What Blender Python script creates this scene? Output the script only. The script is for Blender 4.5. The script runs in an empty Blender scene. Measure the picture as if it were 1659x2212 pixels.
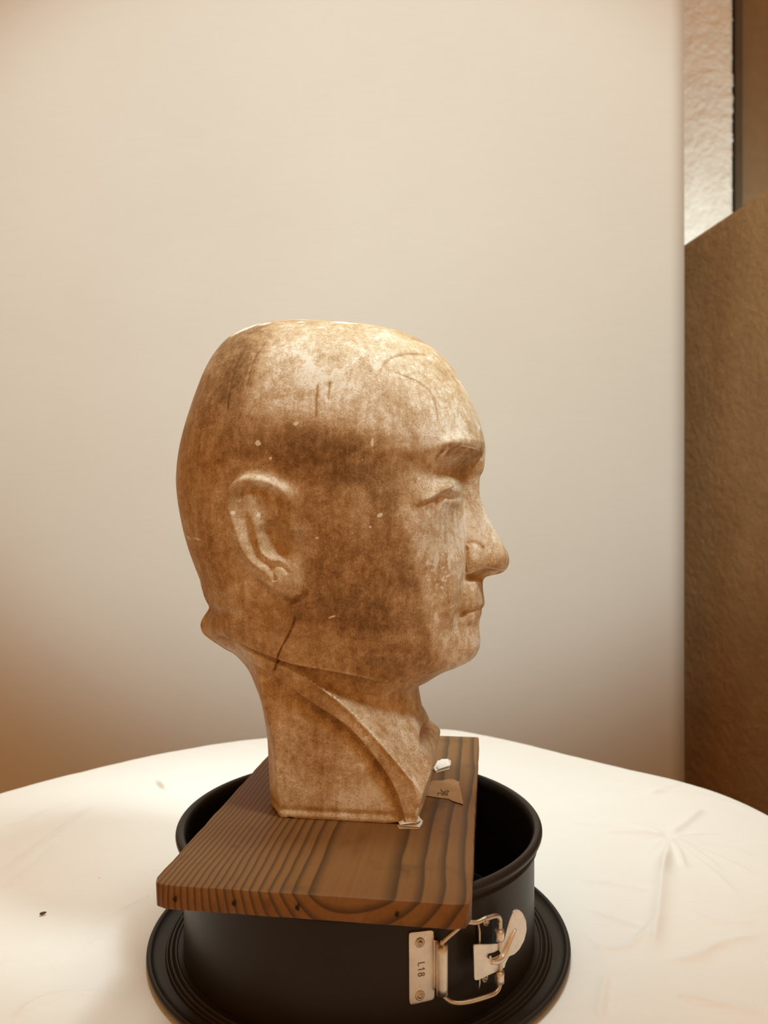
import bpy, bmesh, math, random
import numpy as np
from mathutils import Vector, Matrix

# ---------------------------------------------------------------- camera, world, lamps, exposure
# photo frame 1659 x 2212, focal length and principal point in photo pixels
PF, PCX, PCY = 1680.0, 829.5, 1106.0
EYE = 1.036                                  # eye height over the floor
TABLE_Z = 0.750                              # cloth surface
sc = bpy.context.scene
COL = sc.collection
cam_d = bpy.data.cameras.new('camera'); cam = bpy.data.objects.new('camera', cam_d); COL.objects.link(cam)
cam.location = (0, 0, EYE); cam.rotation_euler = (math.pi / 2, 0, 0)
cam_d.sensor_fit = 'VERTICAL'; cam_d.sensor_height = 36.0; cam_d.lens = PF / 2212 * 36.0
cam_d.clip_start = 0.01
cam_d.dof.use_dof = True; cam_d.dof.focus_distance = 0.475; cam_d.dof.aperture_fstop = 12.0
sc.camera = cam
sc.view_settings.view_transform = 'Standard'; sc.view_settings.look = 'None'
sc.view_settings.gamma = 1.0; sc.view_settings.use_curve_mapping = False
sc.view_settings.exposure = 0.0

world = bpy.data.worlds.new('world'); sc.world = world; world.use_nodes = True
bg = world.node_tree.nodes['Background']
bg.inputs[0].default_value = (1.0, 0.485, 0.165, 1); bg.inputs[1].default_value = 0.58

def area(name, loc, target, sx, sy, power, col=(1, 1, 1), spread=math.pi):
    d = bpy.data.lights.new(name, 'AREA'); d.shape = 'RECTANGLE'; d.size = sx; d.size_y = sy
    d.energy = power; d.color = col; d.spread = spread
    o = bpy.data.objects.new(name, d); COL.objects.link(o); o.location = loc
    o.rotation_euler = (Vector(target) - Vector(loc)).to_track_quat('-Z', 'Y').to_euler()
    return o
LAMP = (0.80, 1.0, 1.0)                     # cool lamps against the warm light of the room
# gridded ceiling lamp over the table
area('ceiling_lamp', (0.06, 0.66, 2.90), (0.08, 0.80, 0.75), 0.75, 0.3, 1.7, LAMP, math.radians(36))
# work lamp up to the right, in front of the face
area('work_lamp', (0.46, 0.26, 1.95), (0.0, 0.53, 1.16), 0.26, 0.26, 0.27, LAMP, math.radians(25))
# spot lamp above the viewer, turned to the paper backdrop
sd = bpy.data.lights.new('backdrop_spot', 'SPOT'); sd.energy = 103.0; sd.color = LAMP; sd.shadow_soft_size = 0.12
sd.spot_size = math.radians(48.6); sd.spot_blend = 0.5
so = bpy.data.objects.new('backdrop_spot', sd); COL.objects.link(so); so.location = (-0.05, -0.5, 2.02)
so.scale = (1.3, 1, 1)                        # oval beam
so.rotation_euler = (Vector((-0.05, 1.5, 1.50)) - so.location).to_track_quat('-Z', 'Y').to_euler()
# low lamp on the stairs behind the parapet
area('stairwell_lamp', (1.30, 1.85, 1.45), (1.12, 2.62, 1.90), 0.4, 0.3, 11.0, LAMP)

# ---------------------------------------------------------------- helpers
def at_z(px, py, z):
    """photo point lying on the level z (world) -> x, y"""
    k = (EYE - z) * PF / (py - PCY)
    return ((px - PCX) / PF * k, k)

def mesh_obj(name, verts, faces, mat=None, parent=None, smooth=False):
    me = bpy.data.meshes.new(name); me.from_pydata([tuple(v) for v in verts], [], faces); me.update()
    if smooth: me.polygons.foreach_set('use_smooth', [True] * len(me.polygons))
    return link(name, me, mat, parent)

def link(name, me, mat=None, parent=None):
    o = bpy.data.objects.new(name, me); COL.objects.link(o)
    if mat: me.materials.append(mat)
    if parent: o.parent = parent
    return o

def grid_mesh(name, V, closed_u=False, closed_v=False):
    """V (n, m, 3) -> quad mesh, quick"""
    n, m = V.shape[:2]
    idx = np.arange(n * m).reshape(n, m)
    i0 = idx if closed_u else idx[:-1]; i1 = np.roll(idx, -1, 0) if closed_u else idx[1:]
    if closed_v:
        q = np.stack([i0, np.roll(i0, -1, 1), np.roll(i1, -1, 1), i1], -1)
    else:
        q = np.stack([i0[:, :-1], i0[:, 1:], i1[:, 1:], i1[:, :-1]], -1)
    return raw_mesh(name, V.reshape(-1, 3), q.reshape(-1, 4))

def raw_mesh(name, verts, quads, smooth=True):
    me = bpy.data.meshes.new(name)
    me.vertices.add(len(verts)); me.vertices.foreach_set('co', np.asarray(verts, np.float32).ravel())
    nq = len(quads)
    me.loops.add(nq * 4); me.loops.foreach_set('vertex_index', np.asarray(quads, np.int32).ravel())
    me.polygons.add(nq); me.polygons.foreach_set('loop_start', np.arange(0, nq * 4, 4, dtype=np.int32))
    me.polygons.foreach_set('use_smooth', np.full(nq, smooth))
    me.update(calc_edges=True); me.validate()
    return me

def bm_obj(name, bm, mat=None, parent=None, smooth=False, angle=None):
    bmesh.ops.recalc_face_normals(bm, faces=bm.faces)
    me = bpy.data.meshes.new(name); bm.to_mesh(me); bm.free()
    if smooth or angle is not None: me.polygons.foreach_set('use_smooth', [True] * len(me.polygons))
    if angle is not None: me.set_sharp_from_angle(angle=math.radians(angle))
    return link(name, me, mat, parent)

def box_bm(sx, sy, sz, c=(0, 0, 0), bevel=0.0, seg=2, bm=None):
    bm2 = bmesh.new(); bmesh.ops.create_cube(bm2, size=1.0, matrix=Matrix.Translation(c) @ Matrix.Diagonal((sx, sy, sz, 1)))
    if bevel: bmesh.ops.bevel(bm2, geom=bm2.edges[:], offset=bevel, segments=seg, affect='EDGES', profile=.5)
    return bm2

def tube(name, pts, rad, mat, parent=None, seg=10, closed=False, cap=True):
    """round bar along a smooth path"""
    P = np.asarray(pts, float); n = len(P)
    Tn = np.zeros_like(P)
    for i in range(n):
        a = P[(i - 1) % n] if closed or i > 0 else P[i]; b = P[(i + 1) % n] if closed or i < n - 1 else P[i]
        Tn[i] = (b - a) / (np.linalg.norm(b - a) + 1e-12)
    nrm = np.cross(Tn[0], [0, 0, 1.0]); 
    if np.linalg.norm(nrm) < 1e-3: nrm = np.cross(Tn[0], [1.0, 0, 0])
    nrm /= np.linalg.norm(nrm)
    V = np.zeros((n, seg, 3))
    for i in range(n):
        nrm = nrm - Tn[i] * (nrm @ Tn[i]); nrm /= np.linalg.norm(nrm); bn = np.cross(Tn[i], nrm)
        for k in range(seg):
            a = 2 * math.pi * k / seg; V[i, k] = P[i] + (rad if np.isscalar(rad) else rad[i]) * (math.cos(a) * nrm + math.sin(a) * bn)
    verts = V.reshape(-1, 3).tolist(); faces = []
    for i in range(n if closed else n - 1):
        for k in range(seg):
            j = (i + 1) % n
            faces.append((i * seg + k, i * seg + (k + 1) % seg, j * seg + (k + 1) % seg, j * seg + k))
    if cap and not closed:
        faces.append(tuple(range(seg - 1, -1, -1))); faces.append(tuple((n - 1) * seg + k for k in range(seg)))
    return mesh_obj(name, verts, faces, mat, parent, True)

def lathe(name, prof_rz, mat, parent, seg=160, closed=True, smooth_angle=40):
    """ring turned from a (radius, height) outline about the local z axis"""
    P = np.asarray(prof_rz, float); a = np.linspace(0, 2 * math.pi, seg, endpoint=False)
    V = np.stack([P[None, :, 0] * np.cos(a)[:, None], P[None, :, 0] * np.sin(a)[:, None], np.repeat(P[None, :, 1], seg, 0)], -1)
    me = grid_mesh(name, V, closed_u=True, closed_v=closed)
    me.set_sharp_from_angle(angle=math.radians(smooth_angle))
    return link(name, me, mat, parent)

def tag(o, label, cat, group=None, kind=None):
    o['label'] = label; o['category'] = cat
    if group: o['group'] = group
    if kind: o['kind'] = kind
    return o
def struct(o): o['kind'] = 'structure'; return o
def empty(name, loc, rz=0.0):
    o = bpy.data.objects.new(name, None); COL.objects.link(o); o.location = loc; o.rotation_euler = (0, 0, rz); o.empty_display_size = .05
    return o

def vnoise(x, y, seed=0):
    """smooth value noise, -1..1"""
    def h(i, j):
        n = (i * 374761393 + j * 668265263 + seed * 1442695041) & 0xffffffff
        n = ((n ^ (n >> 13)) * 1274126177) & 0xffffffff
        return ((n ^ (n >> 16)) & 0xffff) / 32767.5 - 1
    xi, yi = np.floor(x).astype(np.int64), np.floor(y).astype(np.int64); fx, fy = x - xi, y - yi
    sx, sy = fx * fx * (3 - 2 * fx), fy * fy * (3 - 2 * fy)
    return (h(xi, yi) * (1 - sx) + h(xi + 1, yi) * sx) * (1 - sy) + (h(xi, yi + 1) * (1 - sx) + h(xi + 1, yi + 1) * sx) * sy

# ---------------------------------------------------------------- materials
def lin(r, g, b):
    f = lambda c: c / 12.92 if c <= .04045 else ((c + .055) / 1.055) ** 2.4
    return (f(r / 255), f(g / 255), f(b / 255), 1)
class Mat:
    def __init__(s, name, base=(.8, .8, .8, 1), rough=.6, metal=0.0, spec=.5):
        s.m = bpy.data.materials.new(name); s.m.use_nodes = True; s.nt = s.m.node_tree
        s.b = s.nt.nodes['Principled BSDF']; s.b.inputs['Base Color'].default_value = base
        s.b.inputs['Roughness'].default_value = rough; s.b.inputs['Metallic'].default_value = metal
        s.b.inputs['Specular IOR Level'].default_value = spec
    def n(s, t, **kw):
        nd = s.nt.nodes.new(t)
        for k, v in kw.items(): setattr(nd, k, v)
        return nd
    def l(s, a, b): s.nt.links.new(a, b)
    def coord(s, kind='Object', scale=(1, 1, 1), rot=(0, 0, 0)):
        tc = s.n('ShaderNodeTexCoord'); mp = s.n('ShaderNodeMapping'); s.l(tc.outputs[kind], mp.inputs[0])
        mp.inputs['Scale'].default_value = scale; mp.inputs['Rotation'].default_value = rot
        return mp.outputs[0]
    def noise(s, vec, scale, detail=4, rough=.55, dist=0.0):
        nd = s.n('ShaderNodeTexNoise'); s.l(vec, nd.inputs['Vector'])
        nd.inputs['Scale'].default_value = scale; nd.inputs['Detail'].default_value = detail
        nd.inputs['Roughness'].default_value = rough; nd.inputs['Distortion'].default_value = dist
        return nd.outputs['Fac']
    def math(s, op, a, b=None, c=None, clamp=False):
        nd = s.n('ShaderNodeMath', operation=op); nd.use_clamp = clamp
        for i, v in enumerate((a, b, c)):
            if v is None: continue
            if isinstance(v, (int, float)): nd.inputs[i].default_value = v
            else: s.l(v, nd.inputs[i])
        return nd.outputs[0]
    def ramp(s, fac, stops, interp='LINEAR'):
        nd = s.n('ShaderNodeValToRGB'); s.l(fac, nd.inputs[0]); cr = nd.color_ramp; cr.interpolation = interp
        while len(cr.elements) < len(stops): cr.elements.new(.5)
        for e, (p, c) in zip(cr.elements, stops): e.position = p; e.color = c if len(c) == 4 else (*c, 1)
        return nd.outputs[0]
    def mix(s, fac, a, b, mode='MIX'):
        nd = s.n('ShaderNodeMix', data_type='RGBA', blend_type=mode)
        for sock, v in ((nd.inputs['Factor'], fac), (nd.inputs[6], a), (nd.inputs[7], b)):
            if isinstance(v, (int, float)): sock.default_value = v
            elif isinstance(v, tuple): sock.default_value = v
            else: s.l(v, sock)
        return nd.outputs[2]
    def maprange(s, v, a, b, c=0.0, d=1.0, smooth=False):
        nd = s.n('ShaderNodeMapRange'); nd.interpolation_type = 'SMOOTHSTEP' if smooth else 'LINEAR'
        s.l(v, nd.inputs[0])
        for i, x in zip((1, 2, 3, 4), (a, b, c, d)): nd.inputs[i].default_value = x
        return nd.outputs[0]
    def bump(s, h, strength=.3, dist=.001, prev=None):
        nd = s.n('ShaderNodeBump'); s.l(h, nd.inputs['Height']); nd.inputs['Strength'].default_value = strength; nd.inputs['Distance'].default_value = dist
        if prev is not None: s.l(prev, nd.inputs['Normal'])
        s.l(nd.outputs[0], s.b.inputs['Normal']); return nd.outputs[0]
    def col(s, c): s.l(c, s.b.inputs['Base Color'])
    def attr(s, name):
        nd = s.n('ShaderNodeAttribute'); nd.attribute_name = name; return nd.outputs['Fac']

def m_paper_backdrop():
    M = Mat('backdrop_paper', lin(232, 220, 204), .85, spec=.2)
    v = M.coord(); n = M.noise(v, 3.0, 3); n2 = M.noise(M.coord('Object', (2, 2, 60)), 6, 4)
    f = M.math('ADD', M.math('MULTIPLY', n, .6), M.math('MULTIPLY', n2, .4))
    M.col(M.ramp(f, [(.3, lin(230, 224, 216)), (.7, lin(236, 231, 224))]))
    M.bump(M.noise(v, 300, 3), .05, .0005); return M.m
def m_plaster_white():
    M = Mat('rough_white_plaster', lin(226, 208, 184), .9, spec=.2)
    v = M.coord(); a = M.noise(v, 55, 6, .6, .3); b = M.noise(v, 14, 4, .6)
    M.col(M.ramp(b, [(.3, lin(222, 212, 200)), (.7, lin(234, 226, 216))]))
    M.bump(M.math('ADD', a, M.math('MULTIPLY', b, .5)), .7, .007); return M.m
def m_plaster_brown():
    M = Mat('brown_roughcast', lin(150, 100, 52), .9, spec=.25)
    v = M.coord(); a = M.noise(v, 230, 5, .65, .4); b = M.noise(v, 9, 4, .6); c = M.noise(v, 120, 3)
    M.col(M.ramp(b, [(.25, lin(164, 128, 86)), (.75, lin(186, 148, 104))]))
    M.bump(M.math('ADD', a, M.math('MULTIPLY', c, .6)), .9, .006); return M.m
def m_simple(name, c, rough=.6, spec=.4, var=.08, sc=20, bump=.1):
    M = Mat(name, c, rough, spec=spec); v = M.coord(); n = M.noise(v, sc, 5)
    lo = tuple(x * (1 - var) for x in c[:3]) + (1,); hi = tuple(min(1, x * (1 + var)) for x in c[:3]) + (1,)
    M.col(M.ramp(n, [(.3, lo), (.7, hi)]))
    if bump: M.bump(M.noise(v, sc * 8, 4), bump, .001)
    return M.m
def m_cloth():
    M = Mat('white_cotton', lin(247, 240, 228), .95, spec=.1)
    v = M.coord()
    n = M.noise(v, 5, 4); n2 = M.noise(v, 160, 3)
    c = M.ramp(n, [(.3, lin(244, 241, 236)), (.7, lin(249, 246, 242))])
    # tiny lint specks and the faint brown smear near the back
    vor = M.n('ShaderNodeTexVoronoi'); M.l(v, vor.inputs['Vector']); vor.inputs['Scale'].default_value = 42
    sp = M.math('MULTIPLY', M.math('LESS_THAN', vor.outputs['Distance'], .035), M.math('GREATER_THAN', M.noise(v, 31, 1), .56))
    c = M.mix(M.math('MULTIPLY', sp, .35), c, lin(150, 120, 84))
    M.m['smear'] = 1
    sx, sy = at_z(346, 1694, TABLE_Z)
    mp = M.n('ShaderNodeMapping'); tc = M.n('ShaderNodeTexCoord'); M.l(tc.outputs['Object'], mp.inputs[0])
    mp.vector_type = 'TEXTURE'; mp.inputs['Location'].default_value = (sx, sy, 0); mp.inputs['Rotation'].default_value = (0, 0, math.radians(-60)); mp.inputs['Scale'].default_value = (.019, .0045, 1)
    ln = M.n('ShaderNodeVectorMath', operation='LENGTH'); sep = M.n('ShaderNodeSeparateXYZ'); M.l(mp.outputs[0], sep.inputs[0])
    cmb = M.n('ShaderNodeCombineXYZ'); M.l(sep.outputs[0], cmb.inputs[0]); M.l(sep.outputs[1], cmb.inputs[1]); M.l(cmb.outputs[0], ln.inputs[0])
    c = M.mix(M.maprange(ln.outputs['Value'], .2, 1.1, .55, 0.0, True), c, lin(176, 150, 112))
    M.col(c)
    w1 = M.n('ShaderNodeTexWave'); M.l(v, w1.inputs['Vector']); w1.inputs['Scale'].default_value = 420; w1.inputs['Distortion'].default_value = .6
    w2 = M.n('ShaderNodeTexWave', bands_direction='Y'); M.l(v, w2.inputs['Vector']); w2.inputs['Scale'].default_value = 420; w2.inputs['Distortion'].default_value = .6
    cr = M.math('ADD', M.noise(M.coord('Object', (30, 75, 30), (0, 0, .25)), 1.0, 5, .55, 1.2), M.math('MULTIPLY', M.noise(v, 26, 4, .5, 1.0), .8))
    pv = M.bump(cr, .55, .0016)
    M.bump(M.math('ADD', M.math('MULTIPLY', M.math('ADD', w1.outputs['Fac'], w2.outputs['Fac']), .25), n2), .12, .0006, pv)
    return M.m
def m_nonstick():
    M = Mat('black_nonstick', lin(30, 25, 20), .42, spec=.2)
    v = M.coord(); n = M.noise(v, 260, 3); n2 = M.noise(v, 12, 3)
    M.col(M.ramp(n2, [(.3, lin(44, 38, 32)), (.7, lin(50, 43, 36))]))
    M.l(M.maprange(n2, .3, .7, .34, .44), M.b.inputs['Roughness']); M.bump(n, .04, .0004); return M.m
def m_steel(name='zinc_plated_steel', rough=.34, c=(250, 242, 230)):
    M = Mat(name, lin(*c), rough, 1.0); v = M.coord()
    n = M.noise(v, 90, 5, .6); n2 = M.noise(v, 500, 2)
    M.col(M.ramp(n, [(.3, lin(c[0] - 30, c[1] - 34, c[2] - 36)), (.65, lin(*c))]))
    M.l(M.maprange(n, .3, .7, rough + .02, rough + .2), M.b.inputs['Roughness']); M.bump(n2, .04, .0003); return M.m
def m_bust():
    M = Mat('patinated_plaster', lin(190, 150, 110), .55, spec=.35)
    v = M.coord()
    t = M.attr('tone'); ch = M.attr('chip')
    n1 = M.noise(v, 38, 8, .66, .6); n2 = M.noise(v, 220, 6, .70, .3); n3 = M.noise(v, 950, 4, .65)
    n5 = M.noise(v, 14, 4, .6, .4)
    vs = M.coord('Object', (240, 240, 26)); n4 = M.noise(vs, 1.0, 5, .6, .4)     # streaks running down
    f = t
    for nn, k in ((n1, 1.25), (n2, .9), (n3, .85), (n4, .55), (n5, .7)):
        f = M.math('ADD', f, M.math('MULTIPLY', M.math('SUBTRACT', nn, .5), k))
    f = M.math('ADD', f, 0.0, clamp=True)
    c = M.ramp(f, [(0.0, lin(120, 88, 54)), (.25, lin(156, 120, 80)), (.50, lin(190, 155, 114)), (.76, lin(216, 192, 160)), (1.0, lin(244, 236, 222))])
    # dark pin specks
    vor = M.n('ShaderNodeTexVoronoi'); M.l(v, vor.inputs['Vector']); vor.inputs['Scale'].default_value = 620
    sp = M.math('MULTIPLY', M.math('LESS_THAN', vor.outputs['Distance'], .22), M.maprange(M.noise(v, 60, 4), .48, .62))
    c = M.mix(M.math('MULTIPLY', sp, .6), c, lin(100, 66, 34))
    # pale nicks, and the larger chips down to white plaster
    vor2 = M.n('ShaderNodeTexVoronoi'); M.l(v, vor2.inputs['Vector']); vor2.inputs['Scale'].default_value = 420
    nk = M.math('MULTIPLY', M.math('LESS_THAN', M.math('ADD', vor2.outputs['Distance'], M.math('MULTIPLY', n3, .2)), .22), M.math('GREATER_THAN', M.noise(v, 48, 3), .57))
    c = M.mix(M.math('MULTIPLY', nk, .45), c, lin(226, 206, 178))
    cf = M.maprange(M.math('ADD', ch, M.math('MULTIPLY', M.math('SUBTRACT', M.noise(v, 520, 5, .75), .5), 1.9)), .50, .64, smooth=True)
    cf = M.math('MULTIPLY', cf, M.maprange(ch, .10, .30))
    c = M.mix(cf, c, lin(246, 238, 224))
    M.col(c)
    M.l(M.maprange(f, 0, 1, .42, .66), M.b.inputs['Roughness'])
    h = M.math('ADD', M.math('MULTIPLY', n2, .7), M.math('MULTIPLY', n3, .35)); h = M.math('SUBTRACT', h, M.math('MULTIPLY', cf, .5))
    h = M.math('ADD', h, M.math('MULTIPLY', n4, .3))
    M.bump(h, .35, .0010); return M.m
def m_wood():
    """pine: rings about a heart above the board, crowded at its left side"""
    M = Mat('old_pine', lin(120, 80, 40), .55, spec=.3)
    v = M.coord(); sep = M.n('ShaderNodeSeparateXYZ')
    lowf = M.n('ShaderNodeTexNoise'); M.l(M.coord('Object', (9, 6.5, 9)), lowf.inputs['Vector']); lowf.inputs['Scale'].default_value = 1.0; lowf.inputs['Detail'].default_value = 3
    off = M.n('ShaderNodeVectorMath', operation='MULTIPLY_ADD'); M.l(lowf.outputs['Color'], off.inputs[0]); off.inputs[1].default_value = (.014, 0, .004); M.l(v, off.inputs[2])
    M.l(off.outputs[0], sep.inputs[0])
    x, z = sep.outputs[0], sep.outputs[2]
    xa = M.math('SUBTRACT', x, .026); za = M.math('SUBTRACT', z, .040)
    r = M.math('SQRT', M.math('ADD', M.math('MULTIPLY', xa, xa), M.math('MULTIPLY', za, za)))
    # more rings to the metre on the left
    lf = M.math('MAXIMUM', M.math('MULTIPLY', xa, -1), 0.0)
    ph = M.math('ADD', M.math('MULTIPLY_ADD', r, 120.0, .38), M.math('MULTIPLY', M.math('MULTIPLY', lf, lf), 1150.0))
    fr = M.math('FRACT', ph)
    late = M.ramp(fr, [(0, (.0, .0, .0)), (.45, (.06, .06, .06)), (.74, (.75, .75, .75)), (.88, (1, 1, 1)), (.95, (.15, .15, .15)), (1, (0, 0, 0))])
    fib = M.noise(M.coord('Object', (420, 9, 420)), 1.0, 5, .6); blot = M.noise(v, 24, 4, .6); blot2 = M.noise(v, 60, 3)
    c = M.mix(late, lin(138, 96, 53), lin(78, 54, 29))
    c = M.mix(M.maprange(fib, .35, .75, 0, .30), c, lin(96, 70, 44))
    c = M.mix(M.maprange(blot, .56, .74, 0, .6), c, lin(76, 55, 34))
    c = M.mix(M.maprange(blot2, .66, .78, 0, .45), c, lin(60, 44, 28))
    M.col(c)
    M.bump(M.math('ADD', M.math('MULTIPLY', fib, .6), M.math('MULTIPLY', late, .35)), .35, .0010); return M.m
MT = dict(backdrop=m_paper_backdrop(), plaster=m_plaster_white(), roughcast=m_plaster_brown(), cloth=m_cloth(), pan=m_nonstick(), steel=m_steel(),
          wire=m_steel('steel_wire', .28, (222, 208, 190)), bust=m_bust(), wood=m_wood(),
          door=m_simple('dark_brown_door_paint', lin(132, 106, 78), .55), doorframe=m_simple('dark_door_frame', lin(80, 68, 54), .6),
          floor=m_simple('brown_floor', lin(128, 112, 96), .6), tablewood=m_simple('plain_table_wood', lin(150, 112, 70), .5),
          paper=m_simple('white_folded_paper', lin(248, 243, 236), .8, var=.03, bump=.05), tape=m_simple('masking_tape', lin(184, 146, 106), .75, var=.1, sc=80, bump=.15),
          ink=m_simple('dark_ink', lin(66, 48, 30), .7, bump=0), seed=m_simple('dark_seed', lin(84, 50, 22), .45, var=.2, sc=300), hole=m_simple('dark_nail_hole', lin(38, 28, 18), .9, bump=0),
          engraved=m_simple('engraved_mark', lin(140, 112, 84), .6, bump=0))
# ---------------------------------------------------------------- bust shape
# The head is worked out in its own profile plane: u forward, w up, v = half depth
# from the middle plane to the skin.  Measured points are brought from the photograph
# to that plane with prof(), so every feature has its own place on the head.
BO = np.array([-0.020, 0.543, -0.193])       # base of the bust, relative to the eye
BTH = math.radians(-8.0)
_cx, _sx = math.cos(BTH), math.sin(BTH)

def prof(px, py, v=0.0):
    """point of the photo, assumed to lie v towards the viewer from the middle plane -> (u, w)"""
    px = np.asarray(px, float); py = np.asarray(py, float); v = np.asarray(v, float)
    dx = (px - PCX) / PF; dz = -(py - PCY) / PF           # ray (dx,1,dz)
    # local y = -v :  (P-O).(-sx, cx) = -v
    k = (-v + BO[0] * (-_sx) + BO[1] * _cx) / (dx * (-_sx) + _cx)
    X = dx * k - BO[0]; Y = k - BO[1]
    return np.stack([X * _cx + Y * _sx, dz * k - BO[2]], -1)

def project(u, v, w):
    """local (u, v, w) -> photo pixel"""
    X = BO[0] + u * _cx + v * _sx          # local y = -v : world = u*(cx,sx) - v*(-sx,cx)
    Y = BO[1] + u * _sx - v * _cx
    Z = BO[2] + w
    return PCX + X / Y * PF, PCY - Z / Y * PF

def catmull(pts, n=12):
    pts = np.asarray(pts, float)
    P = np.vstack([2 * pts[0] - pts[1], pts, 2 * pts[-1] - pts[-2]])
    out = []
    for i in range(1, len(P) - 2):
        p0, p1, p2, p3 = P[i - 1], P[i], P[i + 1], P[i + 2]
        for t in np.linspace(0, 1, n, endpoint=False):
            out.append(.5 * ((2 * p1) + (-p0 + p2) * t + (2 * p0 - 5 * p1 + 4 * p2 - p3) * t * t
                             + (-p0 + 3 * p1 - 3 * p2 + p3) * t ** 3))
    out.append(P[-2])
    return np.array(out)

def sstep(a, b, x):
    t = np.clip((x - a) / (b - a), 0, 1)
    return t * t * (3 - 2 * t)

def smax(a, b, k):
    h = np.clip(.5 + .5 * (a - b) / k, 0, 1)
    return b + (a - b) * h + k * h * (1 - h)

def smin(a, b, k):
    return -smax(-a, -b, k)

BACK = [(640.3, 698.0), (605.0, 700.0), (578.1, 703.5), (548.5, 711.0), (521, 727.0), (495.4, 747.9), (472.1, 783.4), (456.2, 821.1),
        (443.9, 860.1), (432.1, 899.0), (418.7, 946.3), (409.7, 990.1), (405.8, 1031.1), (406.6, 1059.1), (411.8, 1098.1), (422.7, 1150.1),
        (438.0, 1198.1), (456.0, 1243.2), (470.6, 1281.2), (480, 1299), (478, 1308), (471, 1318), (465, 1329), (463, 1342), (470, 1356), (489, 1370),
        (512, 1384), (537, 1401), (561, 1426), (577, 1456), (590, 1487), (598, 1520), (604, 1560), (607, 1600), (609, 1640), (612, 1680),
        (615, 1720), (619, 1752)]
FRONT = [(640.3, 698.0), (693.5, 699.0), (734.7, 701.5), (766.3, 704.5), (813.0, 709.5), (849.0, 716.0), (886, 727.0), (923.0, 745.5),
         (957.2, 772.0), (980.6, 799.5), (998.8, 832.3), (1015.3, 860.0), (1027.8, 887.1), (1035.8, 910.1), (1042.6, 934.1), (1048.0, 961.1),
         (1048.6, 976), (1047, 999), (1044, 1016), (1037.6, 1029), (1035.6, 1045), (1035.6, 1060), (1038, 1077), (1046, 1097), (1056, 1120),
         (1069, 1143.5), (1082, 1167), (1093, 1187), (1099, 1201), (1100, 1213), (1096, 1226), (1088, 1235), (1076, 1240),
         (1060, 1243), (1049, 1247), (1044, 1254), (1043, 1265), (1044, 1279.5), (1046.5, 1297), (1046, 1307),
         (1041, 1315), (1040.5, 1324), (1037, 1337), (1035, 1349), (1035.6, 1363.5), (1037.6, 1381),
         (1036.4, 1395), (1031, 1410), (1021, 1422), (1008, 1430), (980, 1440), (954, 1452), (931, 1466),
         (907, 1477), (904, 1489), (907, 1510), (912, 1535), (919, 1560), (923, 1583)]

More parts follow.
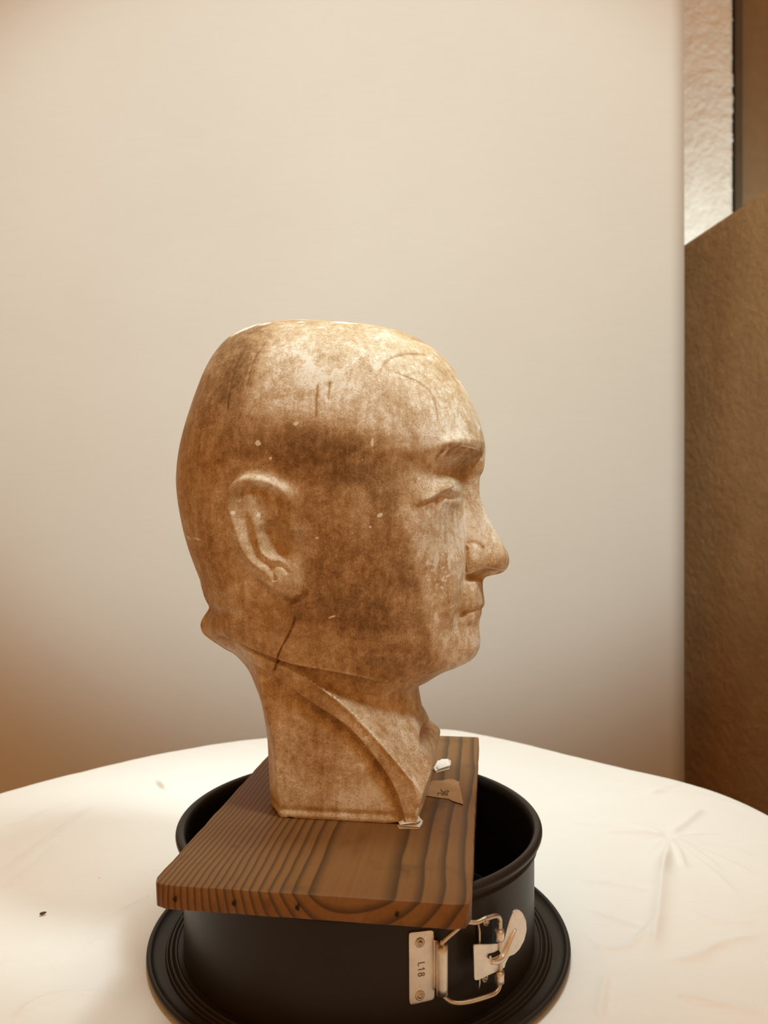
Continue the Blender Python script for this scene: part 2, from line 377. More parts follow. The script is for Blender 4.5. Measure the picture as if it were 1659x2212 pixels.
def bust_arrays(nrow=600, ncol=470, nfine=820):
    bk = catmull([prof(a, b, 0.0) for a, b in BACK]); bk[:, 1] = np.minimum.accumulate(bk[:, 1] - 1e-9 * np.arange(len(bk)))
    fr = [prof(a, b, 0.0) for a, b in FRONT]
    fr = catmull(np.array(fr + [np.array([.0490, .0400]), np.array([.0580, .0330]), np.array([.0548, .018]), np.array([.0505, 0.0])]))
    fr[:, 1] = np.minimum.accumulate(fr[:, 1] - 1e-9 * np.arange(len(fr)))
    wtop = bk[0, 1]
    fine = np.linspace(0, wtop - 2e-5, 6000)
    ubf = np.interp(fine, bk[::-1, 1], bk[::-1, 0]); uff = np.interp(fine, fr[::-1, 1], fr[::-1, 0])
    dw = fine[1] - fine[0]
    dens = np.sqrt(1 + np.clip(np.gradient(ubf, dw) ** 2 * .3 + np.gradient(uff, dw) ** 2, 0, 90))
    ker = np.ones(25) / 25
    dens = np.convolve(np.pad(dens, 12, mode='edge'), ker, 'valid')
    cum = np.concatenate([[0], np.cumsum(.5 * (dens[1:] + dens[:-1]))]); cum /= cum[-1]
    Wr = np.interp(np.linspace(0, 1, nrow), cum, fine)
    ub = np.interp(Wr, fine, ubf); uf = np.interp(Wr, fine, uff)
    yrow = PCY + (-(Wr + BO[2])) / .543 * PF * 1.0                     # rough photo row of this height
    def T(tab):
        a = np.array(tab, float); g = np.arange(600., 1900., 1.0); f = np.interp(g, a[:, 0], a[:, 1])
        k = np.exp(-.5 * (np.arange(-45, 46) / 15.) ** 2); k /= k.sum()      # soft passage between the listed levels
        return np.interp(yrow, g, np.convolve(np.pad(f, 45, mode='edge'), k, 'valid'))[:, None]
    # sampling in u: cosine bunching at both ends
    th = np.linspace(0, math.pi, nfine)
    s = .5 - .5 * np.cos(th); s = .6 * s + .4 * np.linspace(0, 1, nfine)
    U = ub[:, None] + (uf - ub)[:, None] * s[None, :]
    W = np.repeat(Wr[:, None], nfine, 1)
    PT = np.stack([U, W], -1)
    PXM = prof(1000, 1000)[0] - prof(999, 1000)[0]                     # metres per photo pixel in the middle plane

    def pts(lst, v): return np.array([prof(a, b, v) for a, b in lst])
    def dist(poly, smooth=True, signed=False):
        """distance to a polyline, parameter 0..1 along it, signed (+ to the left of its direction)"""
        p = catmull(poly, 5) if smooth and len(poly) > 2 else np.asarray(poly)
        best = np.full(U.shape, 1e9); par = np.zeros(U.shape); sg = np.ones(U.shape)
        seg = np.linalg.norm(np.diff(p, axis=0), axis=1); tot = seg.sum(); acc = 0
        for i in range(len(p) - 1):
            a, d = p[i], p[i + 1] - p[i]; L2 = d @ d + 1e-18
            rx, ry = U - a[0], W - a[1]
            t = (rx * d[0] + ry * d[1]) / L2
            if signed:
                tc = t.copy()
                if i > 0: tc = np.maximum(tc, 0)
                if i < len(p) - 2: tc = np.minimum(tc, 1)
            else:
                tc = np.clip(t, 0, 1)
            ex, ey = rx - tc * d[0], ry - tc * d[1]
            q = ex * ex + ey * ey
            m = q < best
            best = np.where(m, q, best)
            par = np.where(m, (acc + np.clip(tc, 0, 1) * seg[i]) / tot, par)
            if signed: sg = np.where(m, np.sign(d[0] * ry - d[1] * rx), sg)
            acc += seg[i]
        return np.sqrt(best), par, sg
    def ridge(lst, v, width, amp, smooth=True, taper=.12, power=2.0):
        """a rib (amp > 0) or groove along a line; width in photo pixels; amp in mm, number or list along the line"""
        d, t, _ = dist(pts(lst, v), smooth)
        wd = width if np.isscalar(width) else np.interp(t, np.linspace(0, 1, len(width)), width)
        am = amp if np.isscalar(amp) else np.interp(t, np.linspace(0, 1, len(amp)), amp)
        e = np.exp(-(d / (wd * PXM)) ** power)
        if taper: e = e * sstep(0, taper, t) * sstep(0, taper, 1 - t) if np.isscalar(amp) else e
        return am * .001 * e
    def bump(x, y, v, rx, ry, amp, rot=0.0, power=2.0):
        c = prof(x, y, v); a, b = (U - c[0]) / PXM, -(W - c[1]) / PXM
        r = math.radians(rot); x1 = a * math.cos(r) + b * math.sin(r); y1 = -a * math.sin(r) + b * math.cos(r)
        return amp * .001 * np.exp(-(np.sqrt((x1 / rx) ** 2 + (y1 / ry) ** 2)) ** power)
    def line_side(lst, v):
        d, t, sg = dist(pts(lst, v), True, True)
        return d * sg / PXM, t                                          # photo pixels, + left of the direction

    # ---- skull and face without the nose
    hm = T([(600, .0815), (1000, .0815), (1080, .080), (1180, .0765), (1280, .071), (1350, .066), (1420, .060), (1480, .055), (1560, .052), (1800, .05)])
    tt0 = np.clip((1000 - yrow) / (1000 - yrow[-1] - 0.02), 0, 1)[:, None]
    hm = hm * np.maximum(1 - tt0 ** 2.45, 0) ** (1 / 2.0)
    um = (lambda px: prof(px, 1106, 0.0)[..., 0])(T([(690, 640), (760, 650), (900, 640), (1100, 615), (1300, 610), (1400, 630), (1500, 690), (1800, 720)]))
    pf = T([(690, 2), (760, 2.1), (900, 2.35), (985, 2.7), (1080, 2.9), (1180, 2.65), (1300, 2.2), (1400, 1.9), (1450, 1.85), (1500, 2.0)])
    qf = T([(690, 2), (760, 2.1), (900, 2.3), (985, 2.5), (1080, 2.6), (1180, 2.5), (1300, 2.25), (1400, 2.05), (1500, 2.0)])
    # face front without the nose
    f0 = [(960, 1048), (985, 1041), (1005, 1020), (1025, 1008), (1050, 1003), (1090, 1003), (1130, 1005), (1180, 1010), (1225, 1014), (1270, 1016), (1330, 1017), (1380, 1018), (1410, 1014), (1430, 1000), (1450, 968)]
    f0u = np.array([prof(b, a)[0] for a, b in f0]); f0w = np.array([prof(b, a)[1] for a, b in f0])
    fc = catmull(np.stack([f0u, f0w], 1)); fc[:, 1] = np.minimum.accumulate(fc[:, 1])
    u0 = np.where((Wr < fc[0, 1]) & (Wr > fc[-1, 1]), np.interp(Wr, fc[::-1, 1], fc[::-1, 0]), uf)
    u0 = np.minimum(u0, uf)[:, None]
    um = np.clip(um, (ub + .25 * (uf - ub))[:, None], (ub + .8 * (uf - ub))[:, None])
    tf = np.clip((U - um) / (u0 - um), 0, 1); tb = np.clip((um - U) / (um - ub[:, None]), 0, 1)
    pb = T([(690, 2), (900, 2.2), (1100, 2.3), (1300, 2.2), (1400, 2.2), (1600, 2.6)])
    Hf = hm * np.maximum(1 - tf ** pf, 0) ** (1 / qf); Hb = hm * np.maximum(1 - tb ** pb, 0) ** (1 / 2.1)
    H = np.where(U > um, Hf, Hb)
    # temples, cheekbone, jaw muscle
    H += bump(900, 1010, .055, 75, 70, -3.2) + bump(905, 1120, .055, 46, 34, 2.6, -20)
    H += bump(940, 1230, .045, 60, 85, -1.8) + bump(720, 1330, .06, 110, 90, 2.0) + bump(800, 1280, .06, 90, 80, -1.2)
    H += bump(960, 1390, .04, 60, 42, 2.0)
    # brow ridge and socket
    H += ridge([(938, 1008), (952, 985), (970, 968), (992, 962), (1018, 964), (1046, 968)], .035, [13, 14, 15, 16, 16], [.2, 1.8, 4.0, 4.6, 3.4, 1.2])
    H += ridge([(934, 1003), (952, 983), (972, 971), (992, 973), (1001, 984)], .042, 7, -1.5)
    H += bump(1006, 1018, .03, 22, 34, -11.0) + bump(980, 1014, .04, 34, 22, -8.0, -20)
    # eyeball under the lids, hooded fold, lower lid, bag
    H += bump(979, 1058, .036, 22, 19, 9.0, 10) + bump(988, 1058, .033, 11, 10, 2.4)
    d, t = line_side([(991, 1026), (988, 1037), (980, 1048), (966, 1060), (945, 1072), (920, 1084), (895, 1098)], .038)
    H += .0024 * np.exp(-np.clip(d, 0, None) ** 2 / 22 ** 2) * (d > 0) * 0 
    fold = np.where(d < 0, np.exp(-(d / 26.) ** 2), np.exp(-(d / 2.2) ** 2))       # above the edge: hood hangs over
    H += .0042 * fold * sstep(0, .15, t) * sstep(0, .35, 1 - t)
    H += ridge([(969, 1060), (980, 1066), (1000, 1070)], .034, 3.5, -1.6) + ridge([(960, 1071), (978, 1076), (1000, 1073)], .034, 5.5, -3.4)
    H += ridge([(958, 1082), (975, 1089), (992, 1092)], .034, 9, 1.2)
    H += ridge([(925, 1095), (945, 1115), (962, 1128), (980, 1135)], .042, 9, -1.3) + bump(955, 1105, .04, 24, 16, 1.0, 25)
    H += ridge([(990, 1090), (988, 1115), (984, 1145)], .03, 8, -2.4)
    # mouth region, nasolabial fold: the cheek stands in front of the lips
    d, t = line_side([(1008, 1185), (1006, 1215), (1003, 1245), (994, 1275), (988, 1305), (985, 1340), (984, 1375)], .03)
    step = sstep(-9, 5, d) * np.exp(-(np.clip(d, 0, None) / 42.) ** 2) * sstep(0, .1, t) * sstep(0, .3, 1 - t)
    cheek = np.exp(-(np.clip(-d, 0, None) / 30.) ** 2) * (1 - sstep(-9, 5, d)) * sstep(0, .15, t) * sstep(0, .3, 1 - t)
    H += -.0044 * step + .0038 * cheek
    # the lips and chin stand out of the cheeks
    wm = T([(1230, .016), (1262, .0215), (1300, .0240), (1330, .0235), (1360, .0235), (1395, .0265), (1425, .0260), (1450, .022)])
    Lm = T([(1230, .016), (1300, .020), (1345, .021), (1390, .023), (1440, .026)])
    sM = uf[:, None] - U; s2 = np.clip(sM / Lm, 0, 1)
    vm = wm * np.sqrt(np.maximum(1 - (1 - s2) ** 2, 0)) + np.clip(sM - Lm, 0, .02) * .25
    mm = sstep(1236, 1252, yrow)[:, None] * (1 - sstep(1432, 1452, yrow))[:, None]
    H = np.maximum(H, 0)
    H = H + (smax(H, vm * mm, .007) - H) * mm
    H = np.maximum(H, 0)
    H += bump(1026, 1288, .022, 24, 22, 2.0) + bump(1022, 1345, .022, 24, 16, 1.5)
    H += ridge([(996, 1331), (1006, 1321), (1020, 1320), (1042, 1315)], .02, [6, 5, 4, 3.5], [-3.4, -3.0, -2.4, -1.6]) + bump(998, 1328, .026, 9, 9, -2.6)
    H += bump(1018, 1388, .02, 30, 26, 1.6) + bump(1010, 1357, .022, 26, 9, -1.4)
    H = np.maximum(H, 0)
    # ---- nose
    wn = T([(960, .006), (1000, .0078), (1045, .0076), (1100, .0085), (1150, .0105), (1185, .0140), (1210, .0150), (1235, .0150), (1250, .0120), (1266, .008)])
    Ln = T([(960, .012), (1020, .010), (1100, .009), (1170, .011), (1210, .016), (1240, .017), (1262, .016)])
    sN = (uf[:, None] - U); s1 = np.clip(sN / Ln, 0, 1)
    vn = wn * np.sqrt(np.maximum(1 - (1 - s1) ** 2, 0)) + np.clip(sN - Ln, 0, .03) * T([(960, .5), (1040, .35), (1120, .42), (1190, .08), (1250, .05)])
    d, t = line_side([(1000, 1246), (1012, 1240), (1030, 1232), (1046, 1224), (1062, 1226), (1080, 1231), (1104, 1238)], .014)
    vn = vn - .0080 * sstep(-2, 7, -d) * sstep(0, .12, 1 - t) * sstep(1262, 1250, yrow[:, None])
    vn += bump(1026, 1212, .016, 21, 23, 2.6) + bump(1074, 1206, .012, 22, 20, 1.2) - .001 * 0
    vn += ridge([(1010, 1180), (1020, 1174), (1033, 1178), (1044, 1190)], .016, 6, -1.3) + bump(1036, 1236, .013, 16, 8, -2.6, -25)
    nmask = sstep(955, 1000, yrow)[:, None] * (1 - sstep(1252, 1266, yrow))[:, None]
    vn = np.maximum(vn, 0) * nmask
    # the cheek runs down to the side of the nose as a slope, not a wall
    cap = vn + T([(1000, 4.0), (1085, 3.4), (1110, 2.2), (1170, 2.0), (1200, 2.6)]) * np.maximum(u0 - U, 0)
    cm = sstep(1080, 1112, yrow)[:, None] * (1 - sstep(1178, 1205, yrow))[:, None]
    H = H + (smin(H, cap, .006) - H) * cm
    Hn = smax(H, vn, T([(960, .006), (1040, .009), (1100, .013), (1160, .008), (1190, .0035), (1266, .003)]))
    H = np.where(nmask > 0, H + (Hn - H) * np.clip(nmask * 2, 0, 1), H)
    H += ridge([(1008, 1178), (1006, 1200), (1005, 1225), (1006, 1240)], .02, 4.0, -1.6)
    # ---- ear
    E = lambda L: [(440 + a / 5.184, 980 + b / 5.184) for a, b in L]
    ev = .080
    out = E([(985, 520), (930, 420), (830, 320), (660, 232), (480, 232), (345, 320), (268, 450), (258, 600), (292, 780), (330, 960), (385, 1130),
             (485, 1290), (640, 1450), (780, 1570), (900, 1640), (1010, 1640), (1085, 1570), (1110, 1470)])
    de, te = line_side(out, ev)                                         # + = left of path = inside (path runs counter-clockwise on the picture)
    poly = pts(out, ev); inside = np.zeros(U.shape, bool)
    j = len(poly) - 1
    for i in range(len(poly)):
        (xi, yi), (xj, yj) = poly[i], poly[j]
        c = ((yi > W) != (yj > W)) & (U < (xj - xi) * (W - yi) / (yj - yi + 1e-15) + xi)
        inside ^= c; j = i
    dd, tt, _ = dist(poly, True)
    sd = np.where(inside, dd, -dd) / PXM
    c0 = prof(620, 1160, ev); ax = np.array([math.cos(math.radians(14)), math.sin(math.radians(14))])
    back = -((U - c0[0]) * ax[0] + (W - c0[1]) * ax[1]) / PXM           # pixels towards the back of the head
    plate = (.0078 * sstep(-12, 95, back)) * sstep(-5, 7, sd)
    flat = bump(600, 1150, ev, 120, 140, -2.0, 0, 4)
    H += flat
    H0 = H.copy(); H += plate
    H += ridge(E([(950, 560), (900, 440), (800, 360), (650, 300), (480, 310), (365, 420), (330, 580), (370, 760), (405, 900), (455, 1060), (560, 1215), (720, 1350), (790, 1420)]),
               ev, [10, 11, 12, 11, 10, 9, 8, 8, 8], [.6, 2.4, 3.4, 3.4, 3.0, 2.6, 2.4, 2.4, 2.4, 2.2, 2.0, 1.4, .5])
    H += ridge(E([(860, 690), (840, 560), (760, 450), (630, 400), (510, 420), (430, 500)]), ev, 6, [-1.6, -2.6, -2.8, -2.8, -2.2, -.8])
    H += ridge(E([(520, 760), (540, 920), (580, 1080), (650, 1190), (735, 1245)]), ev, 8, [-.8, -2.0, -2.4, -2.2, -.8])
    H += ridge(E([(560, 560), (555, 700), (590, 830), (620, 960), (645, 1090), (720, 1170), (820, 1190)]), ev, 9, [.6, 1.2, 1.8, 2.2, 2.4, 2.4, 1.6])
    H += ridge(E([(800, 690), (720, 760), (640, 800)]), ev, 8, [.8, 1.6, 1.2])
    H += bump(440 + 770 / 5.184, 980 + 960 / 5.184, ev, 25, 38, -7.0, -10, 2.6) + bump(440 + 870 / 5.184, 980 + 1090 / 5.184, ev, 12, 14, -2.4)
    H += bump(440 + 980 / 5.184, 980 + 940 / 5.184, ev, 17, 22, 2.6, 0) + bump(440 + 810 / 5.184, 980 + 1190 / 5.184, ev, 12, 8, 1.8)
    H += bump(440 + 640 / 5.184, 980 + 620 / 5.184, ev, 16, 20, -1.0)
    H += bump(440 + 940 / 5.184, 980 + 1400 / 5.184, ev, 26, 32, 2.4, 20) + ridge(E([(760, 1250), (750, 1330), (790, 1440)]), ev, 4, -1.4)
    H += ridge(E([(800, 1230), (880, 1290), (930, 1350)]), ev, 4.5, -1.3) + ridge(E([(880, 1640), (960, 1665), (1050, 1640), (1110, 1550)]), ev, 5, -1.6)
    H = H0 + (H - H0) * 1.1
    # ---- jaw edge, neck, collar ridge, cut side
    d1, t1 = line_side([(430, 1352), (470, 1362), (535, 1388), (607, 1419), (650, 1432), (740, 1452), (818, 1475), (893, 1497), (930, 1506)], .052)
    above = 1 - (1 - sstep(-6, 3, d1)) * sstep(prof(470, 1370, .04)[0], prof(560, 1400, .05)[0], U)                                            # left of a path running to the right = up
    hn = T([(1300, .058), (1400, .052), (1480, .0475), (1560, .047), (1620, .047), (1800, .047)])
    umn = prof(735, 1500, 0)[0]
    tfn = np.clip((U - umn) / np.maximum(uf[:, None] - umn, .02), 0, 1); tbn = np.clip((umn - U) / (umn - ub[:, None]), 0, 1)
    Hneck = hn * np.where(U > umn, np.maximum(1 - tfn ** 2.2, 0) ** .5, np.maximum(1 - tbn ** 2.3, 0) ** .48)
    Hneck += bump(880, 1545, .04, 24, 60, 2.0) + bump(902, 1612, .035, 16, 22, -5.0) + bump(800, 1530, .047, 60, 50, -2.0)
    Hj = np.minimum(H, H)
    H = Hneck + (Hj - Hneck) * above
    H += ridge([(607, 1419), (650, 1432), (740, 1452), (818, 1475), (893, 1497)], .052, 3.5, .9)
    ridl = [(420, 1352), (447, 1366), (470, 1380), (535, 1408), (595, 1434), (655, 1466), (738, 1526), (822, 1610), (897, 1697), (912, 1722), (940, 1775)]
    d2, t2 = line_side(ridl, .060)
    vs = T([(1300, .064), (1380, .0585), (1440, .0545), (1500, .0545), (1560, .056), (1640, .0580), (1700, .0592), (1800, .0592)])
    fall = T([(1300, .00042), (1440, .00055), (1560, .00060), (1640, .00050), (1700, .00030)])
    lap = vs + .0012 - fall * np.clip(d2, 0, None)
    band, tb2 = line_side([(400, 1372), (440, 1385), (490, 1408), (540, 1432), (591, 1461), (662, 1515), (758, 1580), (838, 1678), (866, 1740), (880, 1790)], .058)
    under = 1 - sstep(-5, 2, band)                                      # below the collar band
    lap = lap - under * (.0026 + .0022 * np.exp(-(band / 20.) ** 2)) 
    hb = T([(1300, .36), (1400, .50), (1500, .62), (1600, .8), (1700, 1.0), (1800, 1.0)])
    # outline of the cut side seen from above: steep back wall, bevelled corner, straight side, flat front
    sb = U - ub[:, None]; sf = uf[:, None] - U
    bev = T([(1300, .018), (1345, .025), (1400, .028), (1500, .032), (1700, .035), (1800, .035)]) + sb * T([(1300, .9), (1385, .9), (1430, 1.6), (1490, 2.4), (1560, 1.9), (1700, 1.65), (1800, 1.65)])
    bev = np.minimum(bev, np.sqrt(np.maximum(sb, 0) * .9))
    frt = np.sqrt(np.maximum(sf, 0) * T([(1300, .05), (1540, .10), (1578, 1.0), (1600, 4.0), (1800, 4.0)]))
    kk = T([(1300, .004), (1470, .004), (1540, .0014), (1800, .0012)])
    lap = smin(smin(lap, bev, kk), frt, kk)
    use = sstep(1300, 1352, yrow)[:, None]
    Hl = smax(H, lap, .0022)
    sidemix = under * sstep(1395, 1440, yrow)[:, None]
    Hl = Hl + (lap - Hl) * sidemix                                     # below the band the cut side is all there is
    H = H + (Hl - H) * use
    H += ridge([(560, 1420), (595, 1436), (655, 1468), (738, 1528), (822, 1612), (897, 1699)], .060, 4, .7) * use
    # raised lip along the bottom
    H += .0005 * np.exp(-((W - .0020) / .0014) ** 2) * sstep(0, .004, sf) * sstep(0, .004, sb) - .0008 * np.exp(-((W - .0052) / .0016) ** 2)
    # line details: crack at the jaw angle, drawn lines on the skull
    crack = ridge([(645, 1326), (640, 1342), (628, 1368), (610, 1398), (600, 1420), (587, 1455)], .062, 1.6, -.9, taper=.05)
    H += crack
    arcs = [([(822, 820), (828, 796), (842, 775), (866, 761), (897, 753), (925, 754)], -.55), ([(842, 803), (875, 814), (907, 828), (930, 848), (941, 880), (948, 922)], -.5),
            ([(780, 760), (760, 790), (745, 860)], -.2), ([(690, 830), (688, 870), (689, 912)], -.6), ([(714, 825), (713, 872)], -.6),
            ([(565, 722), (545, 780), (537, 850)], -.35), ([(522, 728), (505, 790), (499, 860), (500, 905)], -.35)]
    lines = np.zeros(U.shape)
    for L, a in [([(955, 985), (966, 972), (980, 965)], -.5), ([(965, 990), (980, 973), (996, 967), (1006, 972), (1010, 985)], -.7), ([(975, 992), (990, 977), (1003, 980), (1008, 992)], -.6),
                 ([(1010, 962), (1018, 972), (1021, 986)], -.6), ([(1022, 963), (1028, 974), (1029, 986)], -.6), ([(1034, 964), (1038, 972), (1039, 984)], -.5), ([(944, 1000), (952, 986), (964, 976)], -.6)]:
        g = ridge(L, .036, 2.6, a); H += g; lines += -g * .7
    for L, a in arcs:
        g = ridge(L, .07 if L[0][0] < 800 else .055, 2.4, a); H += g; lines += -g
    H = np.maximum(H, 0)
    H[:, 0] = 0; H[:, -1] = 0
    # keep the outline closed smoothly
    H = np.minimum(H, np.sqrt(np.maximum(np.minimum(sb, sf), 0) * 1.2) + 1e-6)

    # ---- colour of the surface: stains that belong to the plaster, and some painted light and shade, 0 dark .. 1 pale
    def blob(x, y, v, rx, ry, a, rot=0, power=2.0): return bump(x, y, v, rx, ry, a * 1000, rot, power)
    tone = np.full(U.shape, .57)
    tone += blob(730, 770, .055, 190, 85, .10, 6, 3) + blob(930, 860, .05, 110, 110, .13, 30, 3) + blob(660, 860, .07, 95, 60, .10, 0, 3) + blob(960, 960, .045, 55, 40, .08)  # paler crown and forehead: patina, partly lamp light put into the colour
    tone += blob(1000, 1000, .04, 40, 30, -.12)  # shadow of the brow painted into the eye socket
    tone += blob(455, 900, .05, 90, 260, -.08, 8, 3) + blob(520, 830, .06, 36, 110, -.08, 8)
    tone += blob(690, 985, .075, 150, 58, -.32, 12, 3) + blob(760, 960, .07, 45, 30, -.10) + blob(800, 1060, .07, 70, 60, -.06)
    de2, _ = line_side([(866, 1060), (872, 1120), (892, 1180), (912, 1290), (928, 1380), (935, 1470)], .055)
    tone += -.20 * sstep(-4, 14, -de2) * blob(780, 1270, .068, 200, 190, 1.0, 0, 4) + .13 * sstep(-8, 10, de2) * blob(960, 1240, .045, 110, 260, 1.0, 0, 4)
    tone += blob(745, 1110, .072, 60, 55, .14) + blob(560, 1180, .08, 70, 120, .10, 0, 4) + blob(590, 1046, .08, 46, 15, .36, 12) + blob(620, 1240, .08, 30, 40, .14)  # lighter ear patina; the strong patch is a highlight painted on the helix top
    tone += blob(1060, 1160, .012, 60, 80, .06, -25) + blob(1020, 1370, .02, 40, 50, .12)
    tone += blob(470, 1250, .06, 60, 120, -.12) + blob(640, 1300, .07, 70, 40, -.06)
    tone += .05 * np.exp(-((d2 + 4) / 12.) ** 2) * use
    tone += .02 * use
    tone += blob(700, 1720, .058, 170, 40, .16) + blob(700, 1650, .058, 90, 40, -.08) + blob(850, 1560, .045, 70, 60, .08)
    tone += -.22 * np.exp(-((band + 9) / 9.) ** 2) * use * sstep(1440, 1500, yrow)[:, None]  # shade of the recess below the collar band, painted as darker tone
    tone -= np.clip(lines * 1000, 0, 1) * .45 + np.clip(-crack * 1000, 0, 1) * .7
    de3, _ = line_side([(600, 690), (584, 720), (572, 790), (562, 860), (556, 920), (550, 980)], .065)
    tone += -.20 * sstep(-4, 16, -de3) * blob(500, 800, .06, 95, 150, 1.0, 8, 4) + .10 * sstep(-4, 12, de3) * blob(640, 830, .07, 80, 85, 1.0, 0, 4)
    tone += blob(470, 930, .05, 40, 60, .08) + blob(545, 800, .065, 18, 60, .10, 6)
    # bare plaster where the patina is chipped
    chip = np.zeros(U.shape)
    for x, y, v, rx, ry, rot in [(530, 712, .03, 42, 9, -24), (575, 702, .03, 16, 5, -15), (660, 692, .02, 46, 2.5, 0), (742, 697, .03, 32, 4.5, 6), (655, 700, .03, 9, 3, 0), (696, 710, .04, 6, 3, 0),
                             (559, 958, .08, 7, 6, 30), (585, 990, .08, 4, 4, 0), (640, 915, .08, 7, 4, -30), (807, 958, .07, 3, 10, 0), (822, 1112, .068, 8, 4, -25), (800, 1138, .07, 4, 2.5, 0),
                             (600, 868, .077, 3, 7, 30), (970, 1215, .04, 4, 20, 0), (943, 1208, .044, 6, 22, 8), (925, 1215, .047, 4, 6, 0), (942, 1330, .04, 5, 9, 0),
                             (900, 1700, .058, 5, 26, -25), (903, 1755, .059, 6, 14, 0), (508, 1108, .083, 5, 5, 0), (556, 1112, .083, 4, 6, 0), (685, 1162, .074, 3, 3, 0), (960, 982, .045, 10, 3, -40),
                             (1012, 968, .03, 24, 2.5, 6), (424, 1160, .04, 12, 3, 20), (450, 1162, .045, 16, 2.5, 8), (716, 1333, .068, 10, 2, -18), (1035, 925, .012, 2, 6, 0)]:
        chip = np.maximum(chip, blob(x, y, v, rx, ry, 1.0, rot, 3))
    rg = random.Random(9)
    for k in range(70):                                                # flaking on the cheek
        a_, r_ = rg.uniform(0, 6.283), math.sqrt(rg.random())
        chip = np.maximum(chip, blob(950 + 30 * r_ * math.cos(a_), 1236 + 58 * r_ * math.sin(a_), .044, rg.uniform(1.2, 3.6), rg.uniform(1.6, 5.5), rg.uniform(.6, 1.0), rg.uniform(-30, 30), 3))
    for k in range(40):                                                # small flakes over the temple
        chip = np.maximum(chip, blob(rg.uniform(520, 860), rg.uniform(880, 1180), .078, rg.uniform(1.0, 2.4), rg.uniform(1.0, 2.6), rg.uniform(.5, .9), 0, 3))
    for L, v, wd, a in [([(655, 1042), (680, 1062), (702, 1080)], .077, 1.6, .6), ([(958, 1085), (975, 1098), (991, 1109)], .036, 1.8, .8), ([(975, 1302), (985, 1296)], .03, 1.6, .8),
                        ([(974, 1310), (984, 1303)], .03, 1.6, .8), ([(655, 1466), (738, 1526), (822, 1610), (897, 1697)], .061, 2.2, .55), ([(607, 1419), (740, 1452), (818, 1475), (893, 1497)], .053, 2.0, .5),
                        ([(560, 722), (543, 790), (536, 860)], .07, 1.2, .4), ([(515, 735), (500, 800), (498, 900)], .06, 1.2, .35)]:
        dd_, t_, _ = dist(pts(L, v), True); chip = np.maximum(chip, a * np.exp(-(dd_ / (wd * PXM)) ** 2))
    tone = np.clip(.50 + (tone - .50) * 1.3, 0, 1)

    # ---- even spacing along each level, then both halves
    def resample(n):
        Uo = np.zeros((nrow, n)); Vo = np.zeros((nrow, n)); To = np.zeros((nrow, n)); Co = np.zeros((nrow, n))
        tgt = np.linspace(0, 1, n)
        for r in range(nrow):
            a = np.concatenate([[0], np.cumsum(np.hypot(np.diff(U[r]), np.diff(H[r])))]); a /= a[-1]
            Uo[r] = np.interp(tgt, a, U[r]); Vo[r] = np.interp(tgt, a, H[r]); To[r] = np.interp(tgt, a, tone[r]); Co[r] = np.interp(tgt, a, chip[r])
        return Uo, Vo, To, Co
    return Wr, resample(ncol), resample(ncol // 2)
# ---------------------------------------------------------------- setting
def slab(name, x0, x1, y0, y1, z0, z1, mat, parent=None, bevel=0.0):
    bm = box_bm(x1 - x0, y1 - y0, z1 - z0, ((x0 + x1) / 2, (y0 + y1) / 2, (z0 + z1) / 2), bevel)
    return bm_obj(name, bm, mat, parent, angle=40)
struct(slab('floor', -2.75, 3.05, -1.4, 2.78, -.05, 0, MT['floor']))
WX = (1584 - PCX) / PF * 2.62            # right end of the white plaster wall
def wall_back():
    # real relief on the visible strip: a displaced sheet in front of a solid wall
    nx, nz = 150, 420
    xs = np.linspace(.62, WX, nx); zs = np.linspace(1.0, 2.95, nz)
    X, Z = np.meshgrid(xs, zs, indexing='ij')
    d = .002 * vnoise(X * 26, Z * 26, 3) + .0016 * vnoise(X * 61, Z * 61, 4) + .0012 * vnoise(X * 130, Z * 130, 5)
    edge = np.clip((X - (WX - .035)) / .035, 0, 1)
    Xw = X + edge * (.006 * vnoise(Z * 30, Z * 0, 8) + .003 * vnoise(Z * 90, Z * 0, 9))
    Y = 2.62 - .008 + d + .016 * edge ** 4
    return link('plaster_coat', grid_mesh('plaster_coat', np.stack([Xw, Y, Z], -1)), MT['plaster'])
wb = struct(slab('wall_back', -2.6, WX - .002, 2.625, 2.78, 0, 2.95, MT['plaster']))
pc = wall_back(); pc.parent = wb
slab('wall_section', WX + .52, 2.9, 2.625, 2.78, 0, 2.95, MT['plaster'], wb)
struct(slab('wall_left', -2.75, -2.6, -1.4, 2.78, 0, 2.95, MT['plaster']))
struct(slab('wall_side', 2.9, 3.05, -1.4, 2.78, 0, 2.95, MT['plaster']))
struct(slab('trim_1', WX + .006, WX + .030, 2.615, 2.80, 0, 2.95, MT['doorframe'], bevel=.002))
dr = struct(bpy.data.objects.new('door_1', None)); COL.objects.link(dr); dr.location = (WX + .03, 2.66, 0)
for i, (a, b) in enumerate(((.002, .122), (.124, .30), (.302, .48))):
    slab('plank', a, b, 0, .04, .01, 2.9, MT['door'], dr, .0025)
